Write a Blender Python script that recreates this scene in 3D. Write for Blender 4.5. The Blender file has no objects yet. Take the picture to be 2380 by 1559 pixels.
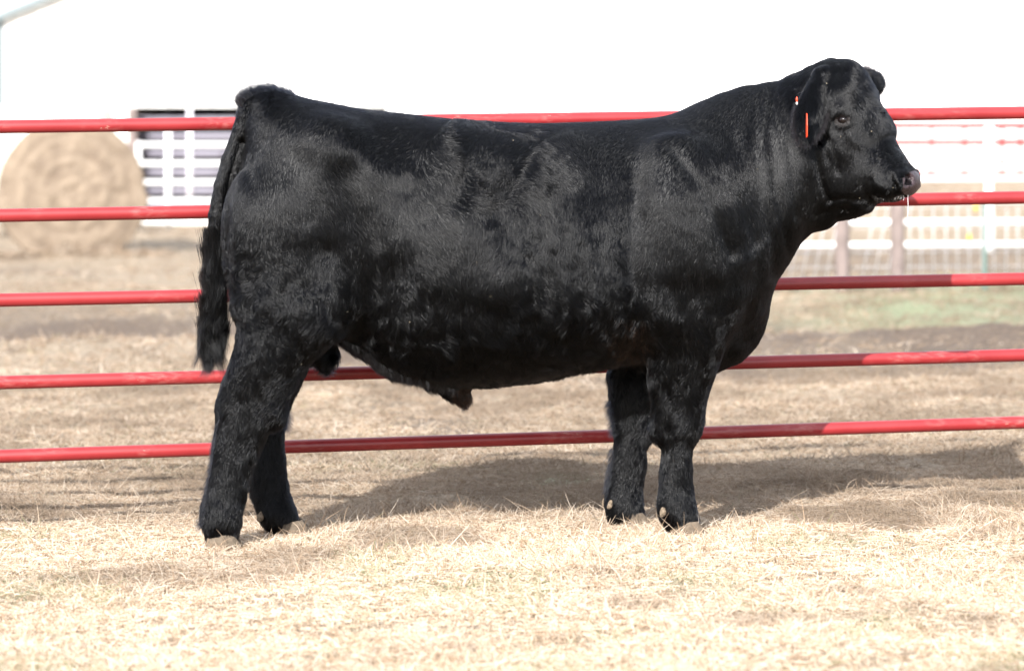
import bpy, bmesh, math, random, os
import numpy as np
from mathutils import Vector, Matrix

# ------------------------------------------------------------------ camera, world, sun, exposure
SC = bpy.context.scene
H0, D0 = 1.22, 10.0                      # eye height, distance camera - bull
cam_d = bpy.data.cameras.new('camera')
cam = bpy.data.objects.new('camera', cam_d)
SC.collection.objects.link(cam)
cam.location = (0, -D0, H0)
cam.rotation_euler = (math.radians(90), 0, 0)
cam_d.sensor_width = 36.0
cam_d.lens = 7600.0 / 2380.0 * 36.0
cam_d.shift_y = -(779.5 - 300.0) / 2380.0
cam_d.clip_end = 2000
cam_d.dof.use_dof = True
cam_d.dof.focus_distance = 9.78
cam_d.dof.aperture_fstop = 3.3
SC.camera = cam

SUN_EL = math.radians(31.0)
SUN_AZ = math.radians(20.0)              # how far left of the camera's back the sun stands
world = bpy.data.worlds.new('World'); SC.world = world
world.use_nodes = True
wn = world.node_tree; wn.nodes.clear()
wo = wn.nodes.new('ShaderNodeOutputWorld'); wb = wn.nodes.new('ShaderNodeBackground')
sk = wn.nodes.new('ShaderNodeTexSky'); sk.sky_type = 'NISHITA'; sk.sun_disc = False
sk.sun_elevation = SUN_EL
sk.sun_rotation = math.radians(180) + SUN_AZ
sk.air_density = 1.0; sk.dust_density = 1.6; sk.ozone_density = 1.0
wb.inputs['Strength'].default_value = 0.11
veil = wn.nodes.new('ShaderNodeMix'); veil.data_type = 'RGBA'          # thin bright winter haze over the blue
veil.inputs[0].default_value = .45; veil.inputs[7].default_value = (10.5, 10.8, 11.4, 1)
wn.links.new(sk.outputs[0], veil.inputs[6]); wn.links.new(veil.outputs[2], wb.inputs[0]); wn.links.new(wb.outputs[0], wo.inputs[0])

sun_d = bpy.data.lights.new('sun', 'SUN'); sun = bpy.data.objects.new('sun', sun_d)
SC.collection.objects.link(sun)
sun_d.energy = 4.6; sun_d.angle = math.radians(0.55); sun_d.color = (1.0, 0.975, 0.94)
to_sun = Vector((-math.sin(SUN_AZ) * math.cos(SUN_EL), -math.cos(SUN_AZ) * math.cos(SUN_EL), math.sin(SUN_EL)))
sun.rotation_euler = to_sun.to_track_quat('Z', 'Y').to_euler()
sun.location = (-6, -12, 9)

SC.view_settings.view_transform = 'Standard'
SC.view_settings.look = 'None'
SC.view_settings.exposure = 1.28
SC.view_settings.gamma = 1.0
SC.render.engine = 'CYCLES'
SC.cycles.max_bounces = 8
SC.cycles.transparent_max_bounces = 8
SC.cycles.use_denoising = True

rng = np.random.default_rng(7)
COL = SC.collection

# ------------------------------------------------------------------ helpers
def tag(o, label=None, cat=None, group=None, kind=None):
    if label: o['label'] = label
    if cat: o['category'] = cat
    if group: o['group'] = group
    if kind: o['kind'] = kind
    return o

def empty(name, loc=(0, 0, 0), rz=0.0):
    o = bpy.data.objects.new(name, None); COL.objects.link(o)
    o.location = loc; o.rotation_euler = (0, 0, rz); o.empty_display_size = 0.2
    return o

def mesh_obj(name, verts, faces, mat, parent=None, smooth=True):
    me = bpy.data.meshes.new(name)
    me.from_pydata([tuple(map(float, v)) for v in verts], [], [tuple(map(int, f)) for f in faces])
    me.update()
    if smooth: me.polygons.foreach_set('use_smooth', [True] * len(me.polygons))
    me.materials.append(mat)
    o = bpy.data.objects.new(name, me); COL.objects.link(o)
    if parent is not None: o.parent = parent
    return o

def np_mesh(name, V, Q, mat, parent=None, smooth=True):
    me = bpy.data.meshes.new(name)
    V = np.asarray(V, np.float32); Q = np.asarray(Q, np.int32); k = Q.shape[1]
    me.vertices.add(len(V)); me.vertices.foreach_set('co', V.ravel())
    me.loops.add(Q.size); me.loops.foreach_set('vertex_index', Q.ravel())
    me.polygons.add(len(Q))
    me.polygons.foreach_set('loop_start', np.arange(0, Q.size, k, dtype=np.int32))
    me.polygons.foreach_set('use_smooth', np.full(len(Q), smooth))
    me.update(calc_edges=True); me.validate()
    me.materials.append(mat)
    o = bpy.data.objects.new(name, me); COL.objects.link(o)
    if parent is not None: o.parent = parent
    return o

def curves_obj(name, P, R, mat, parent=None):
    """P (n, k, 3) strand points, R (n, k) radii -> one hair-curves object."""
    n, k, _ = P.shape
    cu = bpy.data.hair_curves.new(name)
    cu.add_curves([k] * n)
    cu.points.foreach_set('position', np.ascontiguousarray(P, np.float32).ravel())
    a = cu.attributes.get('radius') or cu.attributes.new('radius', 'FLOAT', 'POINT')
    a.data.foreach_set('value', np.ascontiguousarray(R, np.float32).ravel())
    cu.materials.append(mat)
    o = bpy.data.objects.new(name, cu); COL.objects.link(o)
    if parent is not None: o.parent = parent
    return o

_tab = np.random.default_rng(3).random(1 << 16).astype(np.float32)
def noise3(P, s=1.0, seed=0):
    """smooth value noise in [-1, 1] at points P (n,3)."""
    Q = np.asarray(P, np.float64) * s + seed * 17.13 + 1000.0
    i = np.floor(Q).astype(np.int64); f = Q - i; f = f * f * (3 - 2 * f)
    out = np.zeros(len(Q))
    for dx in (0, 1):
        for dy in (0, 1):
            for dz in (0, 1):
                h = ((i[:, 0] + dx) * 73856093 ^ (i[:, 1] + dy) * 19349663 ^ (i[:, 2] + dz) * 83492791) & 0xffff
                w = (f[:, 0] if dx else 1 - f[:, 0]) * (f[:, 1] if dy else 1 - f[:, 1]) * (f[:, 2] if dz else 1 - f[:, 2])
                out += w * _tab[h]
    return out * 2 - 1
def fbm(P, s=1.0, seed=0, o=3):
    r = 0; a = 1.0; t = 0
    for k in range(o):
        r = r + a * noise3(P, s * 2 ** k, seed + k); t += a; a *= 0.5
    return r / t
def sstep(a, b, x):
    t = np.clip((x - a) / (b - a), 0, 1); return t * t * (3 - 2 * t)

# ------------------------------------------------------------------ materials
def mat_new(name):
    m = bpy.data.materials.new(name); m.use_nodes = True
    nt = m.node_tree; nt.nodes.clear()
    out = nt.nodes.new('ShaderNodeOutputMaterial')
    return m, nt, out
def N(nt, t, **kw):
    n = nt.nodes.new(t)
    for k, v in kw.items():
        if k in n.inputs.keys(): n.inputs[k].default_value = v
        else: setattr(n, k, v)
    return n
def ramp(nt, stops):
    r = nt.nodes.new('ShaderNodeValToRGB'); e = r.color_ramp.elements
    while len(e) < len(stops): e.new(0.5)
    for x, (p, c) in zip(e, stops):
        x.position = p; x.color = (*c, 1) if len(c) == 3 else c
    return r
def simple(name, col, rough=0.6, var=0.12, scale=30.0, bump=0.0, spec=0.5, metal=0.0):
    m, nt, out = mat_new(name)
    p = N(nt, 'ShaderNodeBsdfPrincipled'); p.inputs['Roughness'].default_value = rough
    p.inputs['Metallic'].default_value = metal
    p.inputs['Specular IOR Level'].default_value = spec
    tc = N(nt, 'ShaderNodeTexCoord'); no = N(nt, 'ShaderNodeTexNoise', Scale=scale, Detail=6.0)
    nt.links.new(tc.outputs['Object'], no.inputs['Vector'])
    lo = tuple(c * (1 - var) for c in col); hi = tuple(min(1, c * (1 + var)) for c in col)
    r = ramp(nt, [(0.3, lo), (0.7, hi)])
    nt.links.new(no.outputs['Fac'], r.inputs[0]); nt.links.new(r.outputs[0], p.inputs['Base Color'])
    if bump:
        b = N(nt, 'ShaderNodeBump', Strength=bump); b.inputs['Distance'].default_value = 0.01
        nt.links.new(no.outputs['Fac'], b.inputs['Height']); nt.links.new(b.outputs[0], p.inputs['Normal'])
    nt.links.new(p.outputs[0], out.inputs[0])
    return m
QUICK = False

# ------------------------------------------------------------------ the bull
YB, BA = -0.13, math.radians(5.5)
CA, SA = math.cos(BA), math.sin(BA)
def M(u, v, W=0.0):
    """photo pixel (2380 wide) + lateral offset -> the bull's own x, z."""
    t = (np.asarray(u, float) - 1190) / 7600
    X = (t * (D0 + YB + W * CA) + W * SA) / (CA - t * SA)
    Y = YB + X * SA + W * CA
    Z = H0 - (np.asarray(v, float) - 300) / 7600 * (D0 + Y)
    return X, Z
def M3(u, v, W=0.0):
    X, Z = M(u, v, W); return np.array([float(X), W, float(Z)])
PX = 1 / 768.0

def spline(tab, n):
    """Catmull-Rom resampling of a station table (column 0 is the key)."""
    T = np.array(tab, float); m = len(T)
    s = np.linspace(0, m - 1, n); i = np.minimum(s.astype(int), m - 2); f = (s - i)[:, None]
    p0 = T[np.maximum(i - 1, 0)]; p1 = T[i]; p2 = T[i + 1]; p3 = T[np.minimum(i + 2, m - 1)]
    return 0.5 * (2 * p1 + (p2 - p0) * f + (2 * p0 - 5 * p1 + 4 * p2 - p3) * f ** 2 + (3 * p1 - p0 - 3 * p2 + p3) * f ** 3)

def axis(segs):
    a = [segs[0][0]]
    for lo, hi, st in segs:
        n = max(1, int(round((hi - lo) / st))); a += list(np.linspace(lo, hi, n + 1)[1:])
    return np.array(a, np.float32)
fine = 1.0 if not QUICK else 1.4
xs = axis([(-1.02, 0.80, .0085 * fine), (0.80, 1.32, .0052 * fine)])
ys = axis([(-0.56, 0.36, .0075 * fine)])
zs = axis([(-0.04, 0.82, .0085 * fine), (0.82, 1.50, .0056 * fine)])
F = np.full((len(xs), len(ys), len(zs)), 0.3, np.float32)

def box(x0, x1, y0, y1, z0, z1, m=0.09):
    return (slice(*np.searchsorted(xs, (x0 - m, x1 + m))), slice(*np.searchsorted(ys, (y0 - m, y1 + m))),
            slice(*np.searchsorted(zs, (z0 - m, z1 + m))))
def grid(b):
    return xs[b[0]][:, None, None], ys[b[1]][None, :, None], zs[b[2]][None, None, :]
def blend(b, d, k):
    a = F[b]
    h = np.maximum(k - np.abs(a - d), 0) / k
    F[b] = np.minimum(a, d) - h * h * k * 0.25
def carve(b, d, k):
    a = F[b]; d = -d
    h = np.maximum(k - np.abs(a - d), 0) / k
    F[b] = np.maximum(a, d) + h * h * k * 0.25
def ell_d(qx, qy, rx, ry, n=2.0):
    ax = np.abs(qx / rx); ay = np.abs(qy / ry)
    k0 = (ax ** n + ay ** n) ** (1 / n)
    k1 = np.sqrt((ax / rx) ** 2 + (ay / ry) ** 2) + 1e-6
    return np.clip(k0 * (k0 - 1) / k1, -0.3, 1)

def loft_x(tab, k, off=0.004):
    # u, top, mid, bottom, halfwidth, yc, n_up, n_low
    rows = []
    for (u, t, m_, b, w, yc, nu, nl) in tab:
        X = float(M(u, 300, yc)[0])
        rows.append([X] + [float(M(u, v, yc)[1]) for v in (t, m_, b)] + [w, yc, nu, nl])
    T = spline(rows, 160); T[:, 4] = np.maximum(T[:, 4], 0.01)
    b = box(T[0, 0], T[-1, 0], (T[:, 5] - T[:, 4]).min(), (T[:, 5] + T[:, 4]).max(), T[:, 3].min(), T[:, 1].max())
    gx, gy, gz = grid(b); x1 = gx[:, 0, 0]
    c = [np.interp(x1, T[:, 0], T[:, j]).astype(np.float32)[:, None, None] for j in range(8)]
    zt, zm, zb, w, yc, nu, nl = c[1:]
    rz = np.where(gz > zm, zt - zm, zm - zb) - off
    n = np.where(gz > zm, nu, nl)
    d = ell_d(gz - zm, gy - yc, np.maximum(rz, .01), w - off, n)
    ox = np.maximum(np.maximum(T[0, 0] - gx, gx - T[-1, 0]), 0)
    d = np.where(ox > 0, np.sqrt(np.maximum(d, 0) ** 2 + ox ** 2), d)
    blend(b, d, k)

def loft_z(tab, k, off=0.005, n=2.3):
    # v, u_back, u_front, halfwidth y, yc
    rows = []
    for (v, u0, u1, w, yc) in tab:
        X0, Z = M(u0, v, yc); X1, _ = M(u1, v, yc)
        rows.append([float(Z), float(X0), float(X1), w, yc])
    T = spline(rows, 120)[::-1]
    b = box(T[:, 1].min(), T[:, 2].max(), (T[:, 4] - T[:, 3]).min(), (T[:, 4] + T[:, 3]).max(), T[0, 0], T[-1, 0])
    gx, gy, gz = grid(b); z1 = gz[0, 0, :]
    c = [np.interp(z1, T[:, 0], T[:, j]).astype(np.float32)[None, None, :] for j in range(5)]
    x0, x1, w, yc = c[1:]
    d = ell_d(gx - (x0 + x1) / 2, gy - yc, np.maximum((x1 - x0) / 2 - off, .01), w - off, n)
    oz = np.maximum(np.maximum(T[0, 0] - gz, gz - T[-1, 0]), 0)
    d = np.where(oz > 0, np.sqrt(np.maximum(d, 0) ** 2 + oz ** 2), d)
    blend(b, d, k)

def ellipsoid(c, r, k, R=None, op=blend):
    m = max(r) * 1.05
    b = box(c[0] - m, c[0] + m, c[1] - m, c[1] + m, c[2] - m, c[2] + m, 0.06)
    gx, gy, gz = grid(b)
    p = [gx - c[0], gy - c[1], gz - c[2]]
    if R is not None:   # rows of R = the ellipsoid's own axes
        p = [p[0] * R[i][0] + p[1] * R[i][1] + p[2] * R[i][2] for i in range(3)]
    k0 = np.sqrt(sum((p[i] / r[i]) ** 2 for i in range(3)))
    k1 = np.sqrt(sum((p[i] / r[i] ** 2) ** 2 for i in range(3))) + 1e-6
    op(b, np.clip(k0 * (k0 - 1) / k1, -0.3, 1).astype(np.float32), k)
def capsule(a, c, ra, rc, k, op=blend):
    a = np.array(a, float); c = np.array(c, float); lo = np.minimum(a, c); hi = np.maximum(a, c); r = max(ra, rc)
    b = box(lo[0] - r, hi[0] + r, lo[1] - r, hi[1] + r, lo[2] - r, hi[2] + r, 0.05)
    gx, gy, gz = grid(b); e = c - a; L = (e @ e) + 1e-9
    t = np.clip(((gx - a[0]) * e[0] + (gy - a[1]) * e[1] + (gz - a[2]) * e[2]) / L, 0, 1)
    d = np.sqrt((gx - a[0] - t * e[0]) ** 2 + (gy - a[1] - t * e[1]) ** 2 + (gz - a[2] - t * e[2]) ** 2) - (ra + (rc - ra) * t)
    op(b, d.astype(np.float32), k)
def chain(pts, k, op=blend):
    for p, q in zip(pts[:-1], pts[1:]): capsule(p[0], q[0], p[1], q[1], k, op)

# trunk and neck: u, top, widest, bottom, half width, y centre, exponents
loft_x([
    (562, 275, 380, 560, .06, 0, 2.0, 2.0), (580, 230, 400, 640, .135, 0, 2.0, 2.0), (610, 208, 410, 690, .20, 0, 2.2, 2.2),
    (660, 214, 450, 720, .245, 0, 2.4, 2.2), (740, 233, 480, 770, .275, 0, 2.5, 2.2), (840, 252, 520, 824, .275, 0, 2.5, 2.2),
    (920, 261, 580, 876, .285, 0, 2.4, 2.1), (1050, 274, 620, 898, .325, 0, 2.3, 2.1), (1200, 284, 640, 891, .35, 0, 2.2, 2.1),
    (1350, 282, 640, 862, .345, 0, 2.15, 2.1), (1450, 277, 630, 846, .325, 0, 2.1, 2.1), (1550, 266, 610, 846, .30, 0, 2.0, 2.0),
    (1620, 236, 590, 850, .275, -.005, 1.9, 2.0), (1700, 205, 560, 835, .235, -.01, 1.9, 1.8), (1760, 192, 530, 760, .205, -.02, 1.95, 1.7),
    (1800, 186, 480, 668, .185, -.03, 2.0, 1.8), (1840, 173, 420, 598, .165, -.045, 2.0, 1.9), (1880, 152, 350, 548, .135, -.06, 2.0, 2.0),
    (1930, 141, 320, 530, .115, -.075, 2.0, 2.0), (1955, 170, 320, 480, .07, -.08, 2.0, 2.0)], .03)
# hindquarters
ellipsoid(M3(640, 570, -.138), (.155, .135, .25), .08, [[.98, 0, .18], [0, 1, 0], [-.18, 0, .98]])
ellipsoid(M3(640, 540, .135), (.155, .135, .25), .08, [[.98, 0, .18], [0, 1, 0], [-.18, 0, .98]])
ellipsoid(M3(725, 690, -.17), (.125, .10, .13), .08); ellipsoid(M3(725, 690, .17), (.125, .10, .13), .08)
ellipsoid(M3(770, 330, -.19), (.085, .06, .06), .07); ellipsoid(M3(770, 330, .19), (.085, .06, .06), .07)   # hooks
NH = -.165
loft_z([(600, 560, 800, .10, -.15), (700, 538, 812, .11, -.165), (760, 552, 790, .108, -.17), (800, 546, 756, .10, -.17), (850, 530, 713, .088, -.17),
        (900, 511, 690, .074, -.165), (950, 505, 664, .062, -.165), (1000, 499, 630, .055, NH), (1050, 493, 606, .051, NH),
        (1100, 487, 590, .049, NH), (1150, 475, 575, .050, NH), (1190, 470, 563, .052, NH), (1230, 476, 555, .05, NH), (1258, 481, 552, .048, NH)], .05)
loft_z([(600, 560, 800, .10, .15), (700, 550, 812, .11, .16), (760, 556, 790, .105, .16), (800, 560, 765, .095, .155), (850, 562, 720, .085, .15),
        (900, 560, 697, .072, .14), (950, 560, 676, .06, .135), (1000, 562, 664, .052, .13), (1050, 566, 662, .05, .13),
        (1100, 572, 668, .048, .13), (1150, 581, 678, .049, .13), (1190, 598, 690, .05, .13), (1225, 622, 703, .048, .13), (1246, 634, 712, .046, .13)], .05)
# forequarters
ellipsoid(M3(1600, 500, -.20), (.15, .10, .24), .08, [[.97, 0, .22], [0, 1, 0], [-.22, 0, .97]])
ellipsoid(M3(1600, 500, .20), (.15, .10, .24), .08, [[.97, 0, .22], [0, 1, 0], [-.22, 0, .97]])
ellipsoid(M3(1655, 655, -.17), (.11, .09, .11), .07); ellipsoid(M3(1655, 655, .17), (.11, .09, .11), .07)
ellipsoid(M3(1540, 700, -.22), (.10, .075, .12), .06); ellipsoid(M3(1540, 700, .22), (.10, .075, .12), .06)
NF = -.135
loft_z([(600, 1500, 1740, .10, -.17), (700, 1492, 1722, .10, -.175), (780, 1496, 1698, .095, -.17), (832, 1500, 1678, .085, -.16), (880, 1503, 1660, .074, -.15),
        (926, 1511, 1646, .064, -.145), (980, 1517, 1637, .058, -.14), (1017, 1526, 1623, .054, NF), (1049, 1535, 1611, .048, NF),
        (1107, 1532, 1611, .046, NF), (1168, 1530, 1617, .048, NF), (1205, 1544, 1625, .05, NF), (1236, 1552, 1630, .05, NF)], .045)
loft_z([(600, 1480, 1720, .10, .16), (700, 1460, 1700, .10, .16), (780, 1430, 1660, .09, .15), (861, 1412, 1575, .075, .14), (922, 1415, 1548, .064, .13),
        (967, 1421, 1530, .058, .13), (1021, 1427, 1515, .052, .125), (1048, 1425, 1504, .048, .12), (1086, 1419, 1502, .047, .12),
        (1148, 1408, 1493, .048, .12), (1190, 1411, 1496, .05, .12), (1222, 1414, 1506, .05, .12)], .045)
for (u, v, W, r) in ((640, 962, -.165, .034), (530, 945, -.165, .028), (1598, 985, -.135, .034), (1500, 988, .125, .034), (1530, 1000, -.135, .026), (512, 1195, -.165, .050), (1572, 1180, -.135, .046), (1450, 1172, .12, .045), (640, 1190, .13, .044)):
    ellipsoid(M3(u, v, W), (r, r * 1.05, r * 1.25), .03)
# brisket
chain([(M3(1640, 805, 0), .075), (M3(1700, 770, 0), .07), (M3(1718, 716, 0), .069), (M3(1722, 655, -.005), .062)], .06)
# sheath, scrotum
chain([(M3(1020, 868, 0), .045), (M3(1058, 898, 0), .030), (M3(1076, 925, 0), .022)], .03)
ellipsoid(M3(742, 785, .01), (.045, .05, .095), .02, [[.95, 0, .3], [0, 1, 0], [-.3, 0, .95]])
# tail
TAIL = [((592, 240), .032), ((566, 300), .029), ((540, 370), .029), ((520, 430), .027), ((505, 500), .025), ((499, 570), .022), ((497, 650), .016), ((495, 740), .009)]
TAILP = [(M3(p[0], p[1], -.035), r) for p, r in TAIL]
chain(TAILP, .006)

# ---- the head, in its own turned frame (units: photo pixels; f forward, s towards the camera side, z up from the poll)
HY = math.radians(-33.0)
HF = np.array([math.cos(HY), math.sin(HY), 0.0]); HS = np.array([math.sin(HY), -math.cos(HY), 0.0])
HO = M3(1957, 138, -.085)
def HP(f, s, z): return HO + (HF * f + HS * s) * PX + np.array([0, 0, z * PX])
HR = [list(HF), list(HS), [0, 0, 1.0]]
def head_axes(pitch):
    c, s_ = math.cos(pitch), math.sin(pitch)    # long axis dips by pitch
    a = HF * c + np.array([0, 0, -s_]); b = HS; n = HF * s_ + np.array([0, 0, c])
    return [list(a), list(b), list(n)]
st = [((-5, -2), (-100, -120), 55), ((27, -32), (-95, -190), 74), ((72, -78), (-75, -265), 86), ((87, -116), (-42, -318), 84),
      ((91, -149), (8, -345), 76), ((124, -179), (56, -338), 70), ((148, -213), (96, -326), 60), ((166, -240), (128, -319), 51), ((177, -262), (152, -318), 50), ((180, -280), (164, -312), 43)]
rows = []
for i, (d, v, w) in enumerate(st):
    rows.append([i, (d[0] + v[0]) / 2, (d[1] + v[1]) / 2, math.hypot(d[0] - v[0], d[1] - v[1]) / 2, w])
T = spline(rows, 40)
cx, cz, rd, rl = T[:, 1] * PX, T[:, 2] * PX, T[:, 3] * PX - .003, T[:, 4] * PX - .003
b = box(HO[0] - .20, HO[0] + .32, HO[1] - .38, HO[1] + .20, HO[2] - .55, HO[2] + .03, .0)
gx, gy, gz = grid(b)
ff = (gx - HO[0]) * HF[0] + (gy - HO[1]) * HF[1]; ss = (gx - HO[0]) * HS[0] + (gy - HO[1]) * HS[1]; zz = gz - HO[2]
best = None
for i in range(len(cx) - 1):
    ex, ez = cx[i + 1] - cx[i], cz[i + 1] - cz[i]; L = math.hypot(ex, ez)
    px_, pz_ = ff - cx[i], zz - cz[i]
    t = np.clip((px_ * ex + pz_ * ez) / L / L, 0, 1)
    al = (px_ * ex + pz_ * ez) / L - t * L; pr = (-px_ * ez + pz_ * ex) / L
    d = ell_d(pr, ss, rd[i] + (rd[i + 1] - rd[i]) * t, rl[i] + (rl[i + 1] - rl[i]) * t, 2.25)
    d = np.where(np.abs(al) > 1e-5, np.sqrt(np.maximum(d, 0) ** 2 + al * al), d)
    best = d if best is None else np.minimum(best, d)
blend(b, best.astype(np.float32), .035)
def HE(c, r, k, pitch=None, op=blend):
    ellipsoid(HP(*c), tuple(x * PX for x in r), k, HR if pitch is None else head_axes(pitch), op)
HE((-16, 0, -29), (40, 46, 28), .03)
HE((20, 0, -88), (46, 76, 80), .04)                         # poll
for sg in (1, -1):
    HE((22, sg * 58, -262), (62, 30, 84), .03, .5)          # cheek
    HE((38, sg * 74, -128), (30, 20, 22), .02, .5)          # orbit
    HE((24, sg * 76, -205), (34, 16, 30), .03, .5)
    capsule(HP(34, sg * 84, -116), HP(74, sg * 34, -152), .014, .014, .018)   # brow roll
    HE((88, sg * 14, -174), (26, 34, 20), .04, .8)          # bridge where the forehead meets the nose
    HE((54, sg * 46, -162), (44, 34, 36), .045, .7)          # bridge and side of the nose below the brow
    HE((20, sg * 60, -92), (40, 26, 34), .04, .5)           # forehead side above the eye
    HE((36, sg * 99, -141), (16, 12, 9), .006, .45, carve)    # eye socket
    capsule(HP(20, sg * 86, -152), HP(55, sg * 86, -151), .006, .005, .01)      # lower lid
    capsule(HP(18, sg * 88, -131), HP(52, sg * 86, -128), .0085, .008, .008)     # upper lid
    HE((160, sg * 32, -279), (22, 20, 24), .015, .7)        # nostril wing
    capsule(HP(142, sg * 46, -304), HP(92, sg * 56, -290), .005, .006, .012, carve)   # mouth line
    HE((112, sg * 34, -285), (36, 24, 28), .03, .7)
HE((168, 0, -288), (19, 40, 29), .012, .3)                  # muzzle pad
HE((106, 0, -306), (42, 36, 17), .02, .2)                  # chin
HE((45, 15, -336), (34, 32, 18), .03, .15)                  # loose skin under the jaw
HE((0, 8, -352), (50, 34, 22), .03, -.1)
for sg in (1, -1):
    capsule(HP(154, sg * 48, -264), HP(168, sg * 42, -264), .009, .007, .012)      # rim over the nostril
    capsule(HP(160, sg * 54, -276), HP(168, sg * 52, -294), .009, .008, .012)
    HE((181, sg * 34, -277), (24, 13, 10.5), .004, .5, carve)
    capsule(HP(178, sg * 38, -277), HP(174, sg * 46, -290), .010, .006, .004, carve)
for sg in (1, -1): capsule(HP(-18, sg * 92, -66), HP(-11, sg * 98, -180), .016, .018, .014, carve)
# ears
def ear(base, tip, wid, thick, upv):
    a = np.array(tip) - np.array(base); L = np.linalg.norm(a); a = a / L
    n = np.cross(a, upv); n /= np.linalg.norm(n); w = np.cross(n, a)
    c = (np.array(base) + np.array(tip)) / 2
    ellipsoid(c, (L / 2, wid, thick), .012, [list(a), list(w), list(n)])
    capsule(np.array(base) - a * .015, c, .026, .012, .02)
    return a, w, n, c, L
EAR_N = ear(HP(-26, 66, -48), HP(-28, 176, -196), .044, .0125, (1.0, 0.1, -0.1))
EAR_F = ear(HP(-22, -58, -52), HP(4, -250, -54), .043, .0125, (0.1, 0.0, 1.0))

# ---- surface nets
def surface_nets(F):
    S = F < 0
    c = [S[i:S.shape[0] - 1 + i, j:S.shape[1] - 1 + j, k:S.shape[2] - 1 + k] for i in (0, 1) for j in (0, 1) for k in (0, 1)]
    cnt = sum(x.astype(np.int8) for x in c); act = (cnt > 0) & (cnt < 8)
    I = np.argwhere(act); idx = np.full(act.shape, -1, np.int32); idx[act] = np.arange(len(I))
    acc = np.zeros((len(I), 3)); num = np.zeros(len(I))
    A = [xs, ys, zs]
    for ax in range(3):
        o = [0, 1, 2]; o.remove(ax)
        for p in (0, 1):
            for q in (0, 1):
                off0 = np.zeros(3, int); off0[o[0]] = p; off0[o[1]] = q
                off1 = off0.copy(); off1[ax] = 1
                J0 = I + off0; J1 = I + off1
                f0 = F[J0[:, 0], J0[:, 1], J0[:, 2]].astype(float); f1 = F[J1[:, 0], J1[:, 1], J1[:, 2]].astype(float)
                m = (f0 < 0) != (f1 < 0); t = np.where(m, f0 / np.where(m, f0 - f1, 1), 0)
                P0 = np.stack([A[d][J0[:, d]] for d in range(3)], 1); P1 = np.stack([A[d][J1[:, d]] for d in range(3)], 1)
                acc += np.where(m[:, None], P0 + (P1 - P0) * t[:, None], 0); num += m
    V = acc / num[:, None]
    Q = []
    for ax in range(3):
        o = [0, 1, 2]; o.remove(ax)
        sl0 = [slice(1, -1)] * 3; sl1 = [slice(1, -1)] * 3
        sl0[ax] = slice(0, -1); sl1[ax] = slice(1, None)
        a = S[tuple(sl0)]; bb = S[tuple(sl1)]
        E = np.argwhere(a != bb); ins = a[a != bb]
        base = E + 1; base[:, ax] -= 1          # grid node of the edge start
        def cell(d0, d1):
            k = base.copy(); k[:, o[0]] -= d0; k[:, o[1]] -= d1
            return idx[k[:, 0], k[:, 1], k[:, 2]]
        q = np.stack([cell(1, 1), cell(0, 1), cell(0, 0), cell(1, 0)], 1)
        flip = ins if ax != 1 else ~ins
        q[~flip] = q[~flip][:, ::-1]
        Q.append(q)
    Q = np.concatenate(Q); Q = Q[(Q >= 0).all(1)]
    return V, Q
BV, BQ = surface_nets(F)
# keep the largest island only, then relax a little
def smooth(V, Q, it, lam=0.5):
    e = np.concatenate([Q[:, [0, 1]], Q[:, [1, 2]], Q[:, [2, 3]], Q[:, [3, 0]]])
    e = np.concatenate([e, e[:, ::-1]])
    deg = np.bincount(e[:, 0], minlength=len(V))[:, None]
    for _ in range(it):
        for l in (lam, -lam * 1.03):
            s = np.stack([np.bincount(e[:, 0], V[e[:, 1], d], minlength=len(V)) for d in range(3)], 1)
            V = V + l * (s / np.maximum(deg, 1) - V)
    return V
BV = smooth(BV, BQ, 4)
def normals(V, Q):
    n = np.cross(V[Q[:, 2]] - V[Q[:, 0]], V[Q[:, 3]] - V[Q[:, 1]])
    out = np.zeros_like(V)
    for c in range(4):
        for d in range(3): out[:, d] += np.bincount(Q[:, c], n[:, d], minlength=len(V))
    return out / (np.linalg.norm(out, axis=1, keepdims=True) + 1e-12)
BN = normals(BV, BQ)
if (BN[:, 2] * (BV[:, 2] - BV[:, 2].mean())).sum() < 0: BQ = BQ[:, ::-1].copy(); BN = -BN
def world_of(P):
    return np.stack([P[:, 0] * CA - P[:, 1] * SA, YB + P[:, 0] * SA + P[:, 1] * CA, P[:, 2]], 1)
def UV(P):
    w = world_of(P); k = 7600 / (D0 + w[:, 1])
    return 1190 + w[:, 0] * k, 300 - (w[:, 2] - H0) * k

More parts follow.
